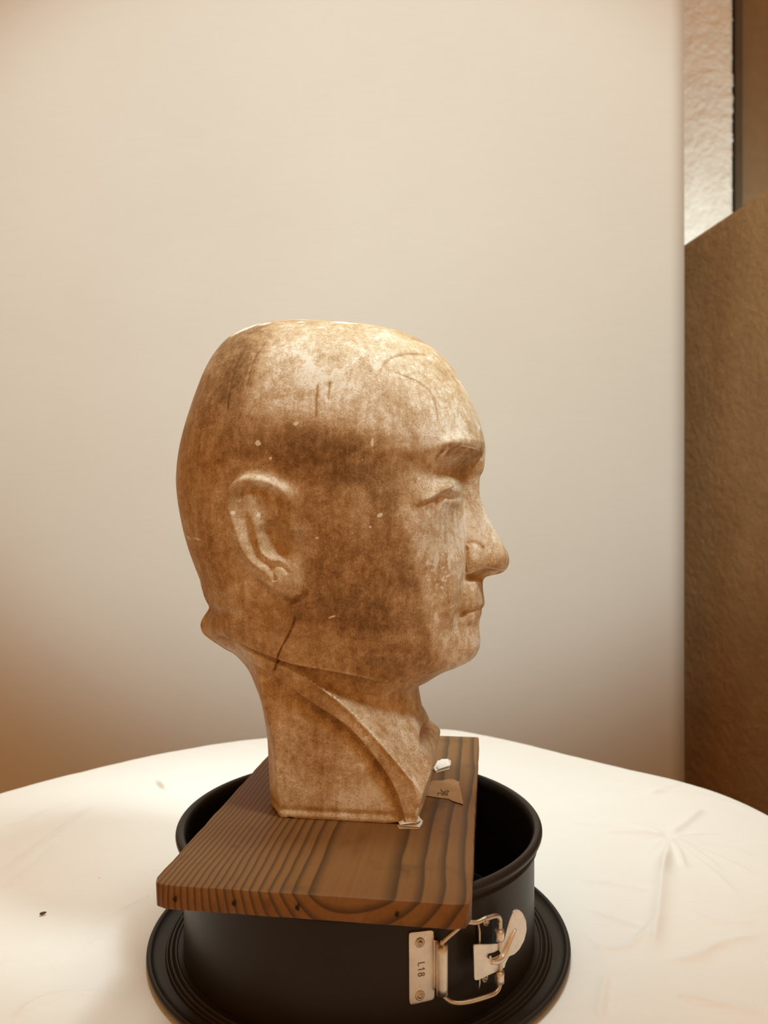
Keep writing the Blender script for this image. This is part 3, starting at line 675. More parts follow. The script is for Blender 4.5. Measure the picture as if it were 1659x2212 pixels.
# parapet of the stairs, running back on the right; its top is level
def parapet():
    x0 = .85; dirx = -.128; zt = EYE + .572
    ny, nz = 420, 330
    s = np.linspace(.25, 2.35, ny); zz = np.linspace(0.25, zt, nz)
    S, Z = np.meshgrid(s, zz, indexing='ij')
    rel = .0012 * vnoise(S * 120, Z * 120, 11) + .0010 * vnoise(S * 240, Z * 240, 12) + .0010 * vnoise(S * 22, Z * 22, 13)
    edge = np.clip((Z - (zt - .012)) / .012, 0, 1)
    X = x0 + dirx * S - rel + .010 * edge ** 2
    Zr = Z + edge * .003 * vnoise(S * 70, S * 0, 15)
    o = link('wall_right', grid_mesh('wall_right', np.stack([X, S, Zr], -1)), MT['roughcast'])
    # its core and top
    v = []; 
    for (sx, off) in ((.25, .006), (2.35, .006), (2.35, .13), (.25, .13)):
        v += [(x0 + dirx * sx + off, sx, 0), (x0 + dirx * sx + off, sx, zt - .001)]
    f = [(0, 2, 3, 1), (2, 4, 5, 3), (4, 6, 7, 5), (6, 0, 1, 7), (1, 3, 5, 7), (0, 6, 4, 2)]
    c = mesh_obj('parapet_core', v, f, MT['roughcast'], o)
    return o
struct(parapet())
# hanging paper backdrop
def backdrop():
    y0 = 1.50; x1 = (1478.5 - PCX) / PF * y0
    nx, nz = 60, 60
    xs = np.linspace(-1.15, x1, nx); zs = np.linspace(.02, 2.62, nz)
    X, Z = np.meshgrid(xs, zs, indexing='ij')
    Y = y0 + .003 * vnoise(X * 2.2, Z * 1.3, 21) + .0012 * vnoise(X * 6, Z * .5, 22)
    edge = np.clip((X - (x1 - .05)) / .05, 0, 1)
    Y = Y + .0004 * edge ** 2
    Xs = X + 0.0009 * (Z - EYE) * -1.6 * (X > 0)
    me = grid_mesh('paper_backdrop', np.stack([Xs, Y, Z], -1)); o = link('paper_backdrop', me, MT['backdrop'])
    md = o.modifiers.new('thick', 'SOLIDIFY'); md.thickness = .0012; md.offset = 1
    tag(o, 'plain cream paper backdrop hanging behind the table and the head', 'backdrop')
    r = tube('roller_tube', [(-1.2, y0 + .02, 2.63), (x1 + .05, y0 + .02, 2.63)], .02, MT['doorframe'], o, 16)
backdrop()

# ---------------------------------------------------------------- table and cloth
TC = np.array([-.020, .575])
def table_outline():
    P = [(0, 1715), (150, 1676), (300, 1640), (440, 1613), (580, 1594), (760, 1584), (900, 1577), (970, 1577), (1060, 1593), (1200, 1625), (1340, 1660), (1478, 1692), (1580, 1726), (1659, 1766)]
    pts = np.array([at_z(a, b, TABLE_Z) for a, b in P])
    th = np.arctan2(pts[:, 1] - TC[1], pts[:, 0] - TC[0]); r = np.hypot(*(pts - TC).T)
    return th, r
_th, _r = table_outline()
def Redge(th):
    th = (np.asarray(th) + math.pi / 2) % (2 * math.pi) - math.pi / 2      # -90..270 deg
    o = np.argsort(_th); T, R = _th[o], _r[o]
    T = np.concatenate([[T[0] - 1.2, T[0] - .35], T, [T[-1] + .35, T[-1] + 1.2]]); R = np.concatenate([[.42, .418], R, [.42, .42]])
    return np.interp(th, T, R)
def make_cloth():
    na, nr, nd = 1300, 300, 30
    th = np.linspace(0, 2 * math.pi, na, endpoint=False)
    R = Redge(th); R = np.convolve(np.concatenate([R[-9:], R, R[:9]]), np.ones(19) / 19, 'valid')
    t = np.linspace(.0, 1, nr) ** .8
    X = TC[0] + np.outer(R * np.cos(th), t); Y = TC[1] + np.outer(R * np.sin(th), t)
    Z = np.zeros(X.shape)
    def wr(pts, width, amp, taper=.2):
        """crease along photo points lying on the table"""
        width *= .55
        p = catmull([at_z(a, b, TABLE_Z) for a, b in pts], 5); pad = width * 5
        m0 = (X > p[:, 0].min() - pad) & (X < p[:, 0].max() + pad) & (Y > p[:, 1].min() - pad) & (Y < p[:, 1].max() + pad)
        xs, ys = X[m0], Y[m0]; best = np.full(xs.shape, 1e9); par = np.zeros(xs.shape); n = len(p) - 1
        for i in range(n):
            a, d = p[i], p[i + 1] - p[i]; tt = np.clip(((xs - a[0]) * d[0] + (ys - a[1]) * d[1]) / (d @ d + 1e-15), 0, 1)
            q = (xs - a[0] - tt * d[0]) ** 2 + (ys - a[1] - tt * d[1]) ** 2
            m = q < best; best = np.where(m, q, best); par = np.where(m, (i + tt) / n, par)
        e = np.sqrt(best) / width
        Z[m0] += 1.6 * amp * np.exp(-e ** 1.3) * sstep(0, taper, par) * sstep(0, taper, 1 - par)
    Z += .0011 * vnoise(X * 9, Y * 9, 31) + .0006 * vnoise(X * 24 + Y * 6, Y * 30, 32) + .00025 * vnoise(X * 70, Y * 70, 33)
    C = (1443, 1812)
    for tx, ty, w, a in [(1520, 1748, .005, .0022), (1300, 1800, .006, .0016), (1210, 1775, .006, .0012), (1640, 1850, .007, .0014), (1640, 1895, .006, .0012), (1560, 1880, .005, .0014), (1600, 1940, .006, .0010),
                         (1480, 1880, .005, .0018), (1430, 1900, .006, .0020), (1400, 1850, .005, .0012), (1330, 1770, .006, .001), (1560, 1800, .005, .0010)]:
        wr([C, ((C[0] + tx) / 2 + 6, (C[1] + ty) / 2 - 3), (tx, ty)], w, a)
    for L, w, a in [([(1440, 1830), (1432, 1880), (1425, 1950), (1418, 2010), (1405, 2070)], .010, .0034), ([(1425, 1985), (1380, 2030), (1330, 2050), (1270, 2040)], .007, .0018),
                    ([(1310, 2100), (1300, 2150), (1290, 2205)], .007, .0026), ([(1325, 2090), (1318, 2150), (1312, 2205)], .005, -.0012), ([(1440, 2080), (1500, 2070), (1560, 2040), (1659, 2018)], .007, .0020),
                    ([(1450, 2150), (1540, 2170), (1659, 2200)], .008, .0016), ([(1470, 1690), (1440, 1705), (1400, 1720)], .006, .0014), ([(1290, 1685), (1350, 1690), (1440, 1706), (1540, 1722)], .006, .0013),
                    ([(1380, 1720), (1450, 1712), (1560, 1730), (1640, 1760)], .006, .0012), ([(0, 1890), (80, 1830), (160, 1770), (220, 1735)], .006, .0018), ([(0, 1785), (60, 1775), (110, 1752), (200, 1725)], .007, .0014),
                    ([(0, 1925), (60, 1880), (140, 1810)], .005, .0010), ([(330, 1930), (260, 1965), (190, 2005)], .005, .0010), ([(20, 2210), (90, 2165), (170, 2150), (300, 2150)], .008, .0016),
                    ([(180, 2040), (260, 2030), (330, 2050)], .007, .0010), ([(1240, 2000), (1290, 2040), (1300, 2090)], .006, .0016), ([(1260, 1960), (1330, 1985), (1400, 2010)], .006, .0012),
                    ([(1250, 1900), (1330, 1910), (1420, 1930)], .007, .0010), ([(1470, 1960), (1550, 1990), (1640, 1990)], .007, .0010)]:
        wr(L, w, a)
    # lie flat under the pan
    rp = np.hypot(X - PAN[0], Y - PAN[1]); Z *= sstep(.134, .19, rp)
    Z = Z - Z.max() * 0
    edge = (np.outer(np.ones(na), t) > .985)
    Zt = TABLE_Z + Z * (1 - sstep(.90, 1.0, np.outer(np.ones(na), t)) * .4)
    # the overhang: rolls over the edge and falls in folds
    s = np.linspace(0, 1, nd + 1)[1:]
    drop = .30
    ang = np.minimum(s * 8, 1) * math.pi / 2; rr = .012
    outw = np.where(s * 8 < 1, rr * np.sin(ang), rr); dn = np.where(s * 8 < 1, rr * (1 - np.cos(ang)), rr + (s - .125) / .875 * drop)
    fold = (.5 + .5 * np.sin(th * 19 + 2.0 * np.sin(th * 3 + 1)))[:, None] * (np.clip(s - .12, 0, 1) ** 1.1)[None, :] * .055
    rad = R[:, None] + outw[None, :] + fold
    Xd = TC[0] + rad * np.cos(th)[:, None]; Yd = TC[1] + rad * np.sin(th)[:, None]; Zd = Zt[:, -1:] - dn[None, :]
    V = np.stack([np.concatenate([X, Xd], 1), np.concatenate([Y, Yd], 1), np.concatenate([Zt, Zd], 1)], -1)
    me = grid_mesh('tablecloth', V, closed_u=True); o = link('tablecloth', me, MT['cloth'])
    md = o.modifiers.new('thick', 'SOLIDIFY'); md.thickness = .0006; md.offset = -1
    return tag(o, 'white cotton cloth spread over the round table, slightly creased', 'tablecloth')
PAN = (-.0162, .5300)
make_cloth()
def make_table():
    t = empty('round_table', (TC[0], TC[1], 0))
    n = 96; V = []
    th = np.linspace(0, 2 * math.pi, n, endpoint=False); R = Redge(th) - .004
    top = [(r * math.cos(a), r * math.sin(a), TABLE_Z - .004) for r, a in zip(R, th)]; bot = [(x, y, TABLE_Z - .030) for x, y, z in top]
    f = [tuple(range(n)), tuple(range(2 * n - 1, n - 1, -1))] + [(i, i + n, (i + 1) % n + n, (i + 1) % n) for i in range(n)]
    mesh_obj('tabletop', top + bot, f, MT['tablewood'], t)
    for k in range(4):
        a = math.pi / 4 + k * math.pi / 2; x, y = .24 * math.cos(a), .24 * math.sin(a)
        tube('leg', [(x, y, TABLE_Z - .030), (x * 1.12, y * 1.12, 0.0)], .022, MT['tablewood'], t, 14)
    tag(t, 'round table hidden under the white cloth', 'table')
make_table()

# ---------------------------------------------------------------- springform pan
RW = .1165                                    # wall radius
pan = empty('springform_pan', (PAN[0], PAN[1], TABLE_Z))
tag(pan, 'black springform cake pan with steel clasp, carrying the wooden board', 'cake pan')
PZ = lambda z: z + EYE - TABLE_Z              # eye-relative height -> height over the cloth
def arc(cx, cz, r, a0, a1, n):
    return [(cx + r * math.cos(math.radians(a)), cz + r * math.sin(math.radians(a))) for a in np.linspace(a0, a1, n)]
zr = PZ(-.2082)
wall = [(RW - .0010, .0045), (RW - .0010, zr - .004)] + [(RW - .0010, zr + .0005)] + arc(RW + .0022, zr, .0030, 165, -110, 22) + \
       [(RW + .0012, zr - .0036), (RW + .0010, zr - .0052), (RW + .0014, zr - .0066), (RW + .0022, zr - .0078), (RW + .0022, zr - .0086), (RW + .0012, zr - .0096), (RW, zr - .0104), (RW, .0045)]
lathe('pan_ring', wall, MT['pan'], pan, 200, True, 50)
base = [(0.0005, .0020), (.112, .0020), (.1135, .0036), (.1150, .0040), (.1190, .0040)] + arc(.1212, .0040, .0011, 170, 10, 8) + [(.1228, .0036)] + arc(.1243, .0038, .0011, 170, 10, 8) + [(.1258, .0032)] + \
       arc(.1268, .0034, .0007, 170, 10, 6) + [(.1280, .0022), (.1320, .0020), (.1345, .0026), (.1362, .0046)] + arc(.1379, .0046, .0017, 150, -100, 14) + [(.1350, .0012), (.1320, .0004), (.0005, .0004)]
lathe('base_plate', base, MT['pan'], pan, 200, True, 50)
# clasp: places on the pan wall are given by arc angle, height and stand-off
def cyl(phi, z, off): return ((RW + off) * math.sin(phi), -(RW + off) * math.cos(phi), z)
def on_wall(px, py, off):
    """photo point on a cylinder standing off the wall -> (phi, z over the cloth)"""
    dx = (px - PCX) / PF; r = RW + off
    # |(dx*k - PAN0, k - PAN1)| = r , nearer root
    a = dx * dx + 1; b = -2 * (dx * PAN[0] + PAN[1]); c = PAN[0] ** 2 + PAN[1] ** 2 - r * r
    k = (-b - math.sqrt(max(b * b - 4 * a * c, 0))) / (2 * a)
    return math.atan2(dx * k - PAN[0], PAN[1] - k), EYE - (py - PCY) / PF * k - TABLE_Z
def wall_sheet(name, outline, off, thick, mat, parent, offfn=None, cell=.0009, bevel=True):
    """sheet metal following the wall: outline of photo points, filled on a fine lattice and bent round"""
    O = np.array([on_wall(px, py, off) for px, py in outline]); S = O[:, 0] * (RW + off); Zz = O[:, 1]
    bm = bmesh.new(); vs = [bm.verts.new((s, z, 0)) for s, z in zip(S, Zz)]; bm.faces.new(vs)
    for ax, lo, hi in ((0, S.min(), S.max()), (1, Zz.min(), Zz.max())):
        for q in np.arange(lo + cell, hi, cell * 1.5):
            co = (q, 0, 0) if ax == 0 else (0, q, 0); no = (1, 0, 0) if ax == 0 else (0, 1, 0)
            bmesh.ops.bisect_plane(bm, geom=bm.verts[:] + bm.edges[:] + bm.faces[:], plane_co=co, plane_no=no)
    for v in bm.verts:
        s, z = v.co.x, v.co.y
        o2 = off + (offfn(s / (RW + off), z) if offfn else 0)
        v.co = cyl(s / (RW + off), z, o2)
    bmesh.ops.recalc_face_normals(bm, faces=bm.faces)
    o = bm_obj(name, bm, mat, parent, smooth=True)
    md = o.modifiers.new('thick', 'SOLIDIFY'); md.thickness = thick; md.offset = 0
    if bevel:
        b = o.modifiers.new('edge', 'BEVEL'); b.width = thick * .3; b.segments = 2; b.limit_method = 'ANGLE'; b.angle_limit = math.radians(50)
    return o
def rnd(pts, r=6, n=4):
    """round the corners of a polygon"""
    out = []; m = len(pts)
    for i in range(m):
        p0, p1, p2 = (np.array(pts[(i + k) % m], float) for k in (-1, 0, 1))
        a = p1 + (p0 - p1) * min(r / np.linalg.norm(p0 - p1), .48); b = p1 + (p2 - p1) * min(r / np.linalg.norm(p2 - p1), .48)
        for t in np.linspace(0, 1, n + 1): out.append(tuple((1 - t) ** 2 * a + 2 * t * (1 - t) * p1 + t * t * b))
    return out
plate = wall_sheet('clasp_plate', rnd([(883, 2022), (884, 2014), (930, 2009), (936, 2011), (937, 2050), (937, 2132), (943, 2134), (938, 2138), (937, 2158), (886, 2170), (884, 2160)], 6), .0006, .0009, MT['steel'], pan)
def rivet(px, py, off, r, parent):
    ph, z = on_wall(px, py, off); c = Vector(cyl(ph, z, off)); n = Vector((math.sin(ph), -math.cos(ph), 0)); t = Vector((math.cos(ph), math.sin(ph), 0)); up = Vector((0, 0, 1))
    ringp = [(r, 0), (r * .98, .0004), (r * .72, .0008), (r * .62, .0005), (r * .50, .0005), (r * .44, .0012), (r * .25, .0016), (0, .0017)]
    V = []; F = []; seg = 20
    for (rr, h) in ringp:
        for k in range(seg):
            a = 2 * math.pi * k / seg; V.append(c + n * h + t * (rr * math.cos(a)) + up * (rr * math.sin(a)))
    for i in range(len(ringp) - 1):
        for k in range(seg): F.append((i * seg + k, i * seg + (k + 1) % seg, (i + 1) * seg + (k + 1) % seg, (i + 1) * seg + k))
    return mesh_obj('rivet', V, F, MT['wire'], parent, True)
rivet(907, 2036, .0010, .0027, plate); rivet(907, 2150, .0010, .0027, plate)
# stamped characters L18, reading downwards
def stamped():
    STR = {'L': [[(0, 1), (0, 0), (.55, 0)]], '1': [[(.05, .78), (.3, 1), (.3, 0)]],
           '8': [[(.3 + .25 * math.cos(a), .76 + .24 * math.sin(a)) for a in np.linspace(0, 2 * math.pi, 13)], [(.3 + .3 * math.cos(a), .26 + .27 * math.sin(a)) for a in np.linspace(0, 2 * math.pi, 13)]]}
    ph0, z0 = on_wall(903.5, 2081, .001); _, z1 = on_wall(903.5, 2112, .001)
    hgt = 14.0 / PF * .425; adv = (z0 - z1) / 2.85
    verts = []; faces = []
    wd = .00022
    for ci, ch in enumerate('L18'):
        for st in STR[ch]:
            for (a, b), (c, d) in zip(st[:-1], st[1:]):
                # character x runs down the plate, character y to the right
                p = np.array([b * hgt, z0 - (ci * 1.0 + a) * adv]); q = np.array([d * hgt, z0 - (ci * 1.0 + c) * adv])
                t = q - p; L = np.linalg.norm(t)
                if L < 1e-9: continue
                t /= L; nn = np.array([-t[1], t[0]]) * wd; i0 = len(verts)
                for off in (.00095, .00125):
                    for e in (p - t * wd * .6 + nn, p - t * wd * .6 - nn, q + t * wd * .6 - nn, q + t * wd * .6 + nn):
                        verts.append(cyl(ph0 + e[0] / RW, e[1], off))
                faces += [(i0 + 4, i0 + 5, i0 + 6, i0 + 7), (i0, i0 + 3, i0 + 2, i0 + 1)] + [(i0 + k, i0 + (k + 1) % 4, i0 + 4 + (k + 1) % 4, i0 + 4 + k) for k in range(4)]
    o = mesh_obj('stamped_number', verts, faces, MT['engraved'], plate); o['label'] = 'stamped characters L18'
stamped()
# bend of the plate towards the sleeve, then the sleeve that holds the bail
wall_sheet('plate_flange', [(937, 2030), (947, 2032), (949, 2136), (937, 2134)], .0009, .0009, MT['steel'], pan, lambda ph, z: .0000)
ph_s, z_t = on_wall(955, 2041, .0042); _, z_b = on_wall(957, 2147, .0042)
slv = tube('hinge_sleeve', [cyl(ph_s, z, .0042) for z in np.linspace(z_t, z_b, 8)], .0031, MT['steel'], pan, 18)
# bail: closed wire loop
ph_l, _ = on_wall(1078, 2060, .0085)
zt2 = on_wall(1078, 1992, .0085)[1]; zb2 = on_wall(1078, 2118, .0085)[1]
z_up = on_wall(1045, 1985, .0100)[1]
def bail():
    L = [(ph_s, z_b, .0042), (ph_s, (z_b + z_t) / 2, .0042), (ph_s, z_t, .0042), (ph_s + .012, z_t + .0026, .0046), (ph_s + .05, z_t + .0066, .0062), (ph_s + .10, z_t + .0110, .0080), (ph_s + .15, z_up - .0006, .0095), (ph_s + .20, z_up, .0100),
         (ph_l - .10, z_up, .0102), (ph_l - .035, z_up - .0010, .0100), (ph_l - .006, z_up - .0042, .0095), (ph_l, z_up - .008, .0092),
         (ph_l, (zt2 + zb2) / 2, .0090), (ph_l, zb2, .0092), (ph_l - .03, zb2 - .0040, .0100), (ph_l - .09, z_b - .0050 - .001, .0098), (ph_s + .10, z_b - .0058, .0078), (ph_s + .045, z_b - .0048, .0058), (ph_s + .01, z_b - .0018, .0044)]
    P = np.array([cyl(*a) for a in L]); P = catmull(np.vstack([P, P[:1]]), 6)[:-1]
    return tube('wire_bail', P, .00135, MT['wire'], pan, 12, closed=True)
bail()
# lever: plate with two rolled ears, a pressed strap and a round thumb piece that stands away from the wall
def lever_off(ph, z):
    p0 = on_wall(1090, 2060, .0085)[0]
    return .0 + np.clip((ph - p0) / .16, 0, 1) ** 1.3 * .0030
lev = wall_sheet('lever', rnd([(1022, 2040), (1060, 2039), (1087, 2036), (1093, 2010), (1099, 1985), (1106, 1966), (1113, 1961), (1121, 1968), (1127, 1985), (1128, 2005), (1124, 2028), (1116, 2048), (1107, 2060), (1098, 2064), (1090, 2082), (1089, 2090), (1058, 2104), (1030, 2117), (1024, 2116)], 4, 3),
                .0085, .0009, MT['steel'], pan, lever_off, .0012)
def lever_bits():
    # pressed rib running from the plate up to the thumb piece
    L = [(1062, 2078), (1074, 2076), (1086, 2068), (1095, 2050), (1103, 2028), (1112, 2006)]
    P = []
    for px, py in L:
        ph, z = on_wall(px, py, .0092); P.append(cyl(ph, z, .0090 + lever_off(ph, z)))
    P = catmull(P, 5); n = len(P); rad = [.0005 + .0016 * math.sin(math.pi * min(1, .12 + .88 * i / (n - 1))) ** .6 for i in range(n)]
    tube('pressed_rib', P, rad, MT['steel'], lev, 12)
    L = [(1056, 2066), (1068, 2063), (1080, 2056)]
    P = catmull([cyl(*(lambda a: (a[0], a[1], .0089 + lever_off(*a)))(on_wall(px, py, .0092))) for px, py in L], 4)
    o = tube('slot', P, .0013, MT['hole'], lev, 10); o['label'] = 'dark oval slot'
    ph, z = on_wall(1058, 2067, .0095); c = np.array(cyl(ph, z, .0098))
    tube('dimple', [c, np.array(cyl(ph, z, .0104))], [.0011, .0005], MT['steel'], lev, 10)
    for (y0, y1) in ((2008, 2031), (2098, 2122)):
        ph, za = on_wall(1079, y0, .0090); _, zb = on_wall(1079, y1, .0090)
        tube('rolled_ear', [cyl(ph, z, .0090) for z in np.linspace(za, zb, 4)], .0027, MT['steel'], lev, 16)
lever_bits()
# bracket riveted on the wall and the thin pin the lever turns on
brk = wall_sheet('bracket', rnd([(1030, 1990), (1064, 1984), (1066, 2122), (1050, 2128), (1032, 2124)], 5), .0006, .0008, MT['pan'], pan)
rivet(1047, 2113, .001, .0024, brk); rivet(1050, 1992, .001, .0024, brk)
ph_p, za = on_wall(1034, 1996, .0062); _, zb = on_wall(1035, 2140, .0062)
tube('hinge_pin', [cyl(ph_p - .012, za + .001, .004), cyl(ph_p, za, .0060), cyl(ph_p + .004, za - .004, .0064)] + [cyl(ph_p + .004, z, .0064) for z in np.linspace(za - .008, zb + .004, 8)] + [cyl(ph_p, zb, .0060)], .0006, MT['wire'], pan, 8)

# ---------------------------------------------------------------- board
BTOP = EYE - .1930; BTHK = .0118
BANG = math.radians(-7.7)
fr_ = np.array([.0426, .3800]); bw, bl = .1655, .290                     # front right corner, width, length
ex = np.array([math.cos(BANG), math.sin(BANG)]); ey = np.array([-math.sin(BANG), math.cos(BANG)])
bc = fr_ - ex * bw / 2 + ey * bl / 2
def board():
    bm = box_bm(bw, bl, BTHK, (0, 0, -BTHK / 2))
    # many short edges along the rim so the worn outline is not ruler straight
    for k in range(1, 30): bmesh.ops.bisect_plane(bm, geom=bm.verts[:] + bm.edges[:] + bm.faces[:], plane_co=(0, -bl / 2 + bl * k / 30, 0), plane_no=(0, 1, 0))
    for k in range(1, 18): bmesh.ops.bisect_plane(bm, geom=bm.verts[:] + bm.edges[:] + bm.faces[:], plane_co=(-bw / 2 + bw * k / 18, 0, 0), plane_no=(1, 0, 0))
    rng = random.Random(5)
    # bevelled front lower right corner, sloping ends as sawn
    for v in bm.verts:
        x, y, z = v.co
        if abs(x) > bw / 2 - 1e-5: v.co.x += rng.uniform(-.0003, .0003)
        if y < -bl / 2 + 1e-5:
            v.co.y += rng.uniform(-.0003, .0003) + (.0014 if z > -1e-5 else -.0006)
    ed = [e for e in bm.edges if e.calc_face_angle(0) > math.radians(60)]
    bmesh.ops.bevel(bm, geom=ed, offset=.0011, segments=2, affect='EDGES', profile=.5)
    # chipped front left corner
    for v in bm.verts:
        x, y, z = v.co
        d = (x + bw / 2) + (y + bl / 2)
        if d < .006: 
            v.co.x += (.006 - d) * .5; v.co.y += (.006 - d) * .5
        d = (bw / 2 - x) + (y + bl / 2)
        if d < .005:
            v.co.x -= (.005 - d) * .5; v.co.y += (.005 - d) * .5
    o = bm_obj('wooden_board', bm, MT['wood'], angle=35)
    o.location = (bc[0], bc[1], BTOP); o.rotation_euler = (0, 0, BANG)
    tag(o, 'brown pine board lying across the black pan under the head', 'board')
    # nail holes in the sawn front end
    for fx in (.085, .275, .475, .78):
        x = -bw / 2 + bw * fx; y = -bl / 2 - .0002 + .0004
        V = []; n = 9
        for k in range(n):
            a = 2 * math.pi * k / n; r = (.0016 if k % 3 else .0008) * rng.uniform(.7, 1.1); V.append((x + r * math.cos(a) * .75, y - .0007, -BTHK * .52 + r * 1.2 * math.sin(a)))
        V += [(x + (p[0] - x) * .3, y + .002, -BTHK * .52 + (p[2] + BTHK * .52) * .3) for p in V]
        F = [tuple(range(n - 1, -1, -1)), tuple(range(n, 2 * n))] + [(i, (i + 1) % n, (i + 1) % n + n, i + n) for i in range(n)]
        mesh_obj('nail_hole', V, F, MT['hole'], o)
    return o
board()

# ---------------------------------------------------------------- bust
def make_bust():
    Wr, N, Fh = bust_arrays()
    U, V, To, Co = N; nr, nc = U.shape
    W = np.repeat(Wr[:, None], nc, 1)
    U2, V2, T2, C2 = Fh; n2 = U2.shape[1]
    near = np.stack([U, -V, W], -1)                                 # local y negative = towards the viewer
    far = np.stack([U2[:, ::-1], V2[:, ::-1], np.repeat(Wr[:, None], n2, 1)], -1)[:, 1:-1]
    ringv = np.concatenate([near, far], 1); tone = np.concatenate([To, T2[:, ::-1][:, 1:-1]], 1); chip = np.concatenate([Co, C2[:, ::-1][:, 1:-1]], 1)
    m = ringv.shape[1]
    # the front edge between the two collar points is hollow under the throat
    x, y, z = ringv[..., 0], ringv[..., 1], ringv[..., 2]
    hol = np.exp(-(y / .030) ** 4) * np.exp(-((z - .036) / .010) ** 2) * sstep(.030, .05, x)
    ringv[..., 0] -= .007 * hol
    # ragged lower rim
    rag = .0012 * vnoise(x * 160, y * 160, 41) * np.exp(-z / .003); ringv[..., 2] = np.maximum(z + rag * (np.arange(nr)[:, None] == 0) * 1.0, .0002)
    idx = np.arange(nr * m).reshape(nr, m)
    q = np.stack([idx[:-1], np.roll(idx[:-1], -1, 1), np.roll(idx[1:], -1, 1), idx[1:]], -1).reshape(-1, 4)
    verts = ringv.reshape(-1, 3)
    # close bottom and crown
    cb, ct = len(verts), len(verts) + 1
    verts = np.vstack([verts, [[ringv[0, :, 0].mean(), 0, .0010]], [[ringv[-1, :, 0].mean(), 0, Wr[-1] + 1e-5]]])
    q = np.vstack([q])
    me = bpy.data.meshes.new('plaster_head')
    tb = np.stack([np.roll(idx[0], -1), idx[0], np.full(m, cb)], -1); tt = np.stack([idx[-1], np.roll(idx[-1], -1), np.full(m, ct)], -1)
    tri = np.vstack([tb, tt])
    me.vertices.add(len(verts)); me.vertices.foreach_set('co', verts.astype(np.float32).ravel())
    me.loops.add(len(q) * 4 + len(tri) * 3); me.loops.foreach_set('vertex_index', np.concatenate([q.ravel(), tri.ravel()]).astype(np.int32))
    me.polygons.add(len(q) + len(tri))
    me.polygons.foreach_set('loop_start', np.concatenate([np.arange(len(q)) * 4, len(q) * 4 + np.arange(len(tri)) * 3]).astype(np.int32))
    me.polygons.foreach_set('use_smooth', np.full(len(q) + len(tri), True))
    me.update(calc_edges=True); me.validate()
    for nm, arr in (('tone', tone), ('chip', chip)):
        at = me.attributes.new(nm, 'FLOAT', 'POINT'); at.data.foreach_set('value', np.concatenate([arr.ravel(), [.4, .6]]).astype(np.float32))
    o = link('plaster_head', me, MT['bust'])
    o.location = (BO[0], BO[1], EYE + BO[2]); o.rotation_euler = (0, 0, BTH)
    return tag(o, 'worn brown patinated plaster head of a bald man in profile, standing on the board', 'sculpture')
make_bust()

# ---------------------------------------------------------------- small things
def on_board(px, py): return at_z(px, py, BTOP)
def folded(name, pts, label, seedn):
    """a scrap of paper folded into three lifted layers; outline of photo points on the board"""
    P = np.array([on_board(a, b) for a, b in pts]); c = P.mean(0)
    o = empty(name, (c[0], c[1], BTOP)); P = P - c; rng = random.Random(seedn)
    for k in range(3):
        Q = P * (1 - .05 * k) + np.array([rng.uniform(-.001, .001), rng.uniform(-.0006, .0006)]) * k
        n = len(Q); V = []; h0 = .0002 + .0009 * k
        m = 6
        # fan of rings so each layer can curl
        for j in range(m + 1):
            for q in Q * (j / m): V.append((q[0], q[1], h0 + (j / m) ** 2 * (.0010 * k * math.sin(q[0] * 700 + k * 2 + seedn) ** 2)))
        F = []
        for j in range(m):
            for i in range(n):
                a, b = j * n + i, j * n + (i + 1) % n
                F.append((a, b, b + n, a + n))
        l = mesh_obj('fold', V, F, MT['paper'], o); md = l.modifiers.new('t', 'SOLIDIFY'); md.thickness = .0002
    return tag(o, label, 'paper', 'folded paper wedges under the head')
folded('paper_wedge', [(858, 1783), (880, 1772), (904, 1768), (913, 1779), (905, 1790), (862, 1790)], 'folded white paper wedge under the near front corner of the head', 1)
folded('paper_wedge', [(938, 1664), (948, 1647), (964, 1644), (972, 1654), (971, 1661), (942, 1669)], 'folded white paper wedge under the far front corner of the head', 2)
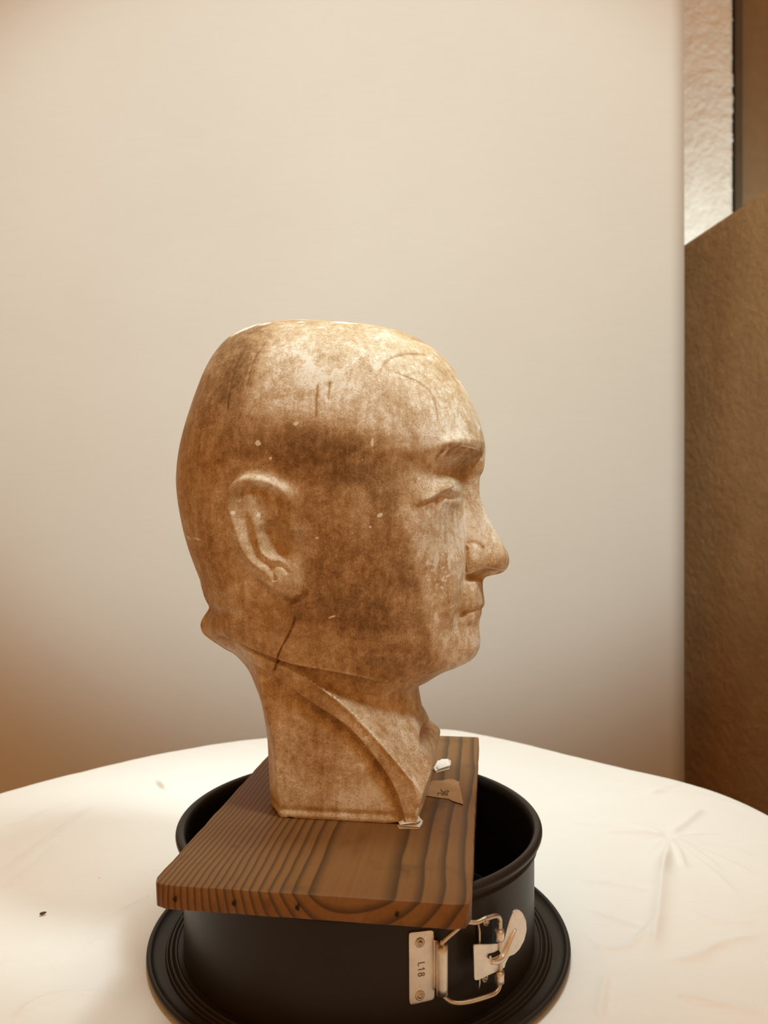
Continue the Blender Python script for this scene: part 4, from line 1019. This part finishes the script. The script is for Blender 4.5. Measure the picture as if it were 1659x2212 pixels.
def tape():
    pts = [(916, 1720), (925, 1693), (936, 1689), (955, 1688), (968, 1685), (980, 1686), (993, 1691), (991, 1695), (994, 1704), (998, 1722), (1000.5, 1735), (1000, 1740), (988, 1736), (976, 1731), (969, 1727), (945, 1724), (922, 1721)]
    P = np.array([on_board(a, b) for a, b in pts]); c = P.mean(0); P = P - c; n = len(P); m = 5; V = []
    for j in range(m + 1):
        for q in P * (j / m): V.append((q[0], q[1], .0003 + .0006 * (j / m) ** 3 * (.5 + .5 * math.sin(q[0] * 300 + q[1] * 500))))
    F = [(j * n + i, j * n + (i + 1) % n, (j + 1) * n + (i + 1) % n, (j + 1) * n + i) for j in range(m) for i in range(n)]
    o = mesh_obj('masking_tape', V, F, MT['tape']); o.location = (c[0], c[1], BTOP)
    md = o.modifiers.new('t', 'SOLIDIFY'); md.thickness = .00015; md.offset = 1
    tag(o, 'torn piece of tan masking tape with handwriting, stuck on the board', 'tape')
    Z = lambda a, b: (840 + a / 7.541, 1560 + b / 7.541)
    strokes = [[(848, 1108), (856, 1130), (872, 1150), (884, 1152)], [(890, 1160), (910, 1142), (950, 1130), (972, 1136), (960, 1155), (925, 1165), (892, 1162)],
               [(806, 1165), (796, 1182), (800, 1205)], [(812, 1172), (840, 1170), (862, 1178)], [(862, 1196), (880, 1180), (900, 1182), (896, 1200), (875, 1206), (862, 1196)],
               [(915, 1190), (935, 1182), (960, 1188), (955, 1204), (930, 1208), (915, 1192)]]
    V = []; F = []; wd = .00016
    for st in strokes:
        q = catmull([np.array(on_board(*Z(a, b))) - c for a, b in st], 4)
        for p0, p1 in zip(q[:-1], q[1:]):
            t = p1 - p0; L = np.linalg.norm(t)
            if L < 1e-9: continue
            t /= L; nn = np.array([-t[1], t[0]]) * wd; i0 = len(V)
            for e in (p0 - t * wd + nn, p0 - t * wd - nn, p1 + t * wd - nn, p1 + t * wd + nn): V.append((e[0], e[1], .00078))
            F.append((i0, i0 + 1, i0 + 2, i0 + 3))
    w = mesh_obj('handwriting', V, F, MT['ink'], o); md = w.modifiers.new('t', 'SOLIDIFY'); md.thickness = .0003; md.offset = -1
    w['label'] = 'small dark pen scribble'
tape()
def seed():
    x, y = at_z(93, 1977, TABLE_Z)
    bm = bmesh.new(); bmesh.ops.create_uvsphere(bm, u_segments=16, v_segments=10, radius=1.0)
    for v in bm.verts:
        t = v.co.x; k = 1 - .25 * t; v.co = (v.co.x * .0024, v.co.y * .0011 * k, v.co.z * .0009 * k)
    o = bm_obj('seed', bm, MT['seed'], smooth=True); o.location = (x, y, TABLE_Z + .0009 + .0006); o.rotation_euler = (0, 0, math.radians(35))
    tag(o, 'tiny dark brown seed lying on the cloth left of the pan', 'seed')
seed()
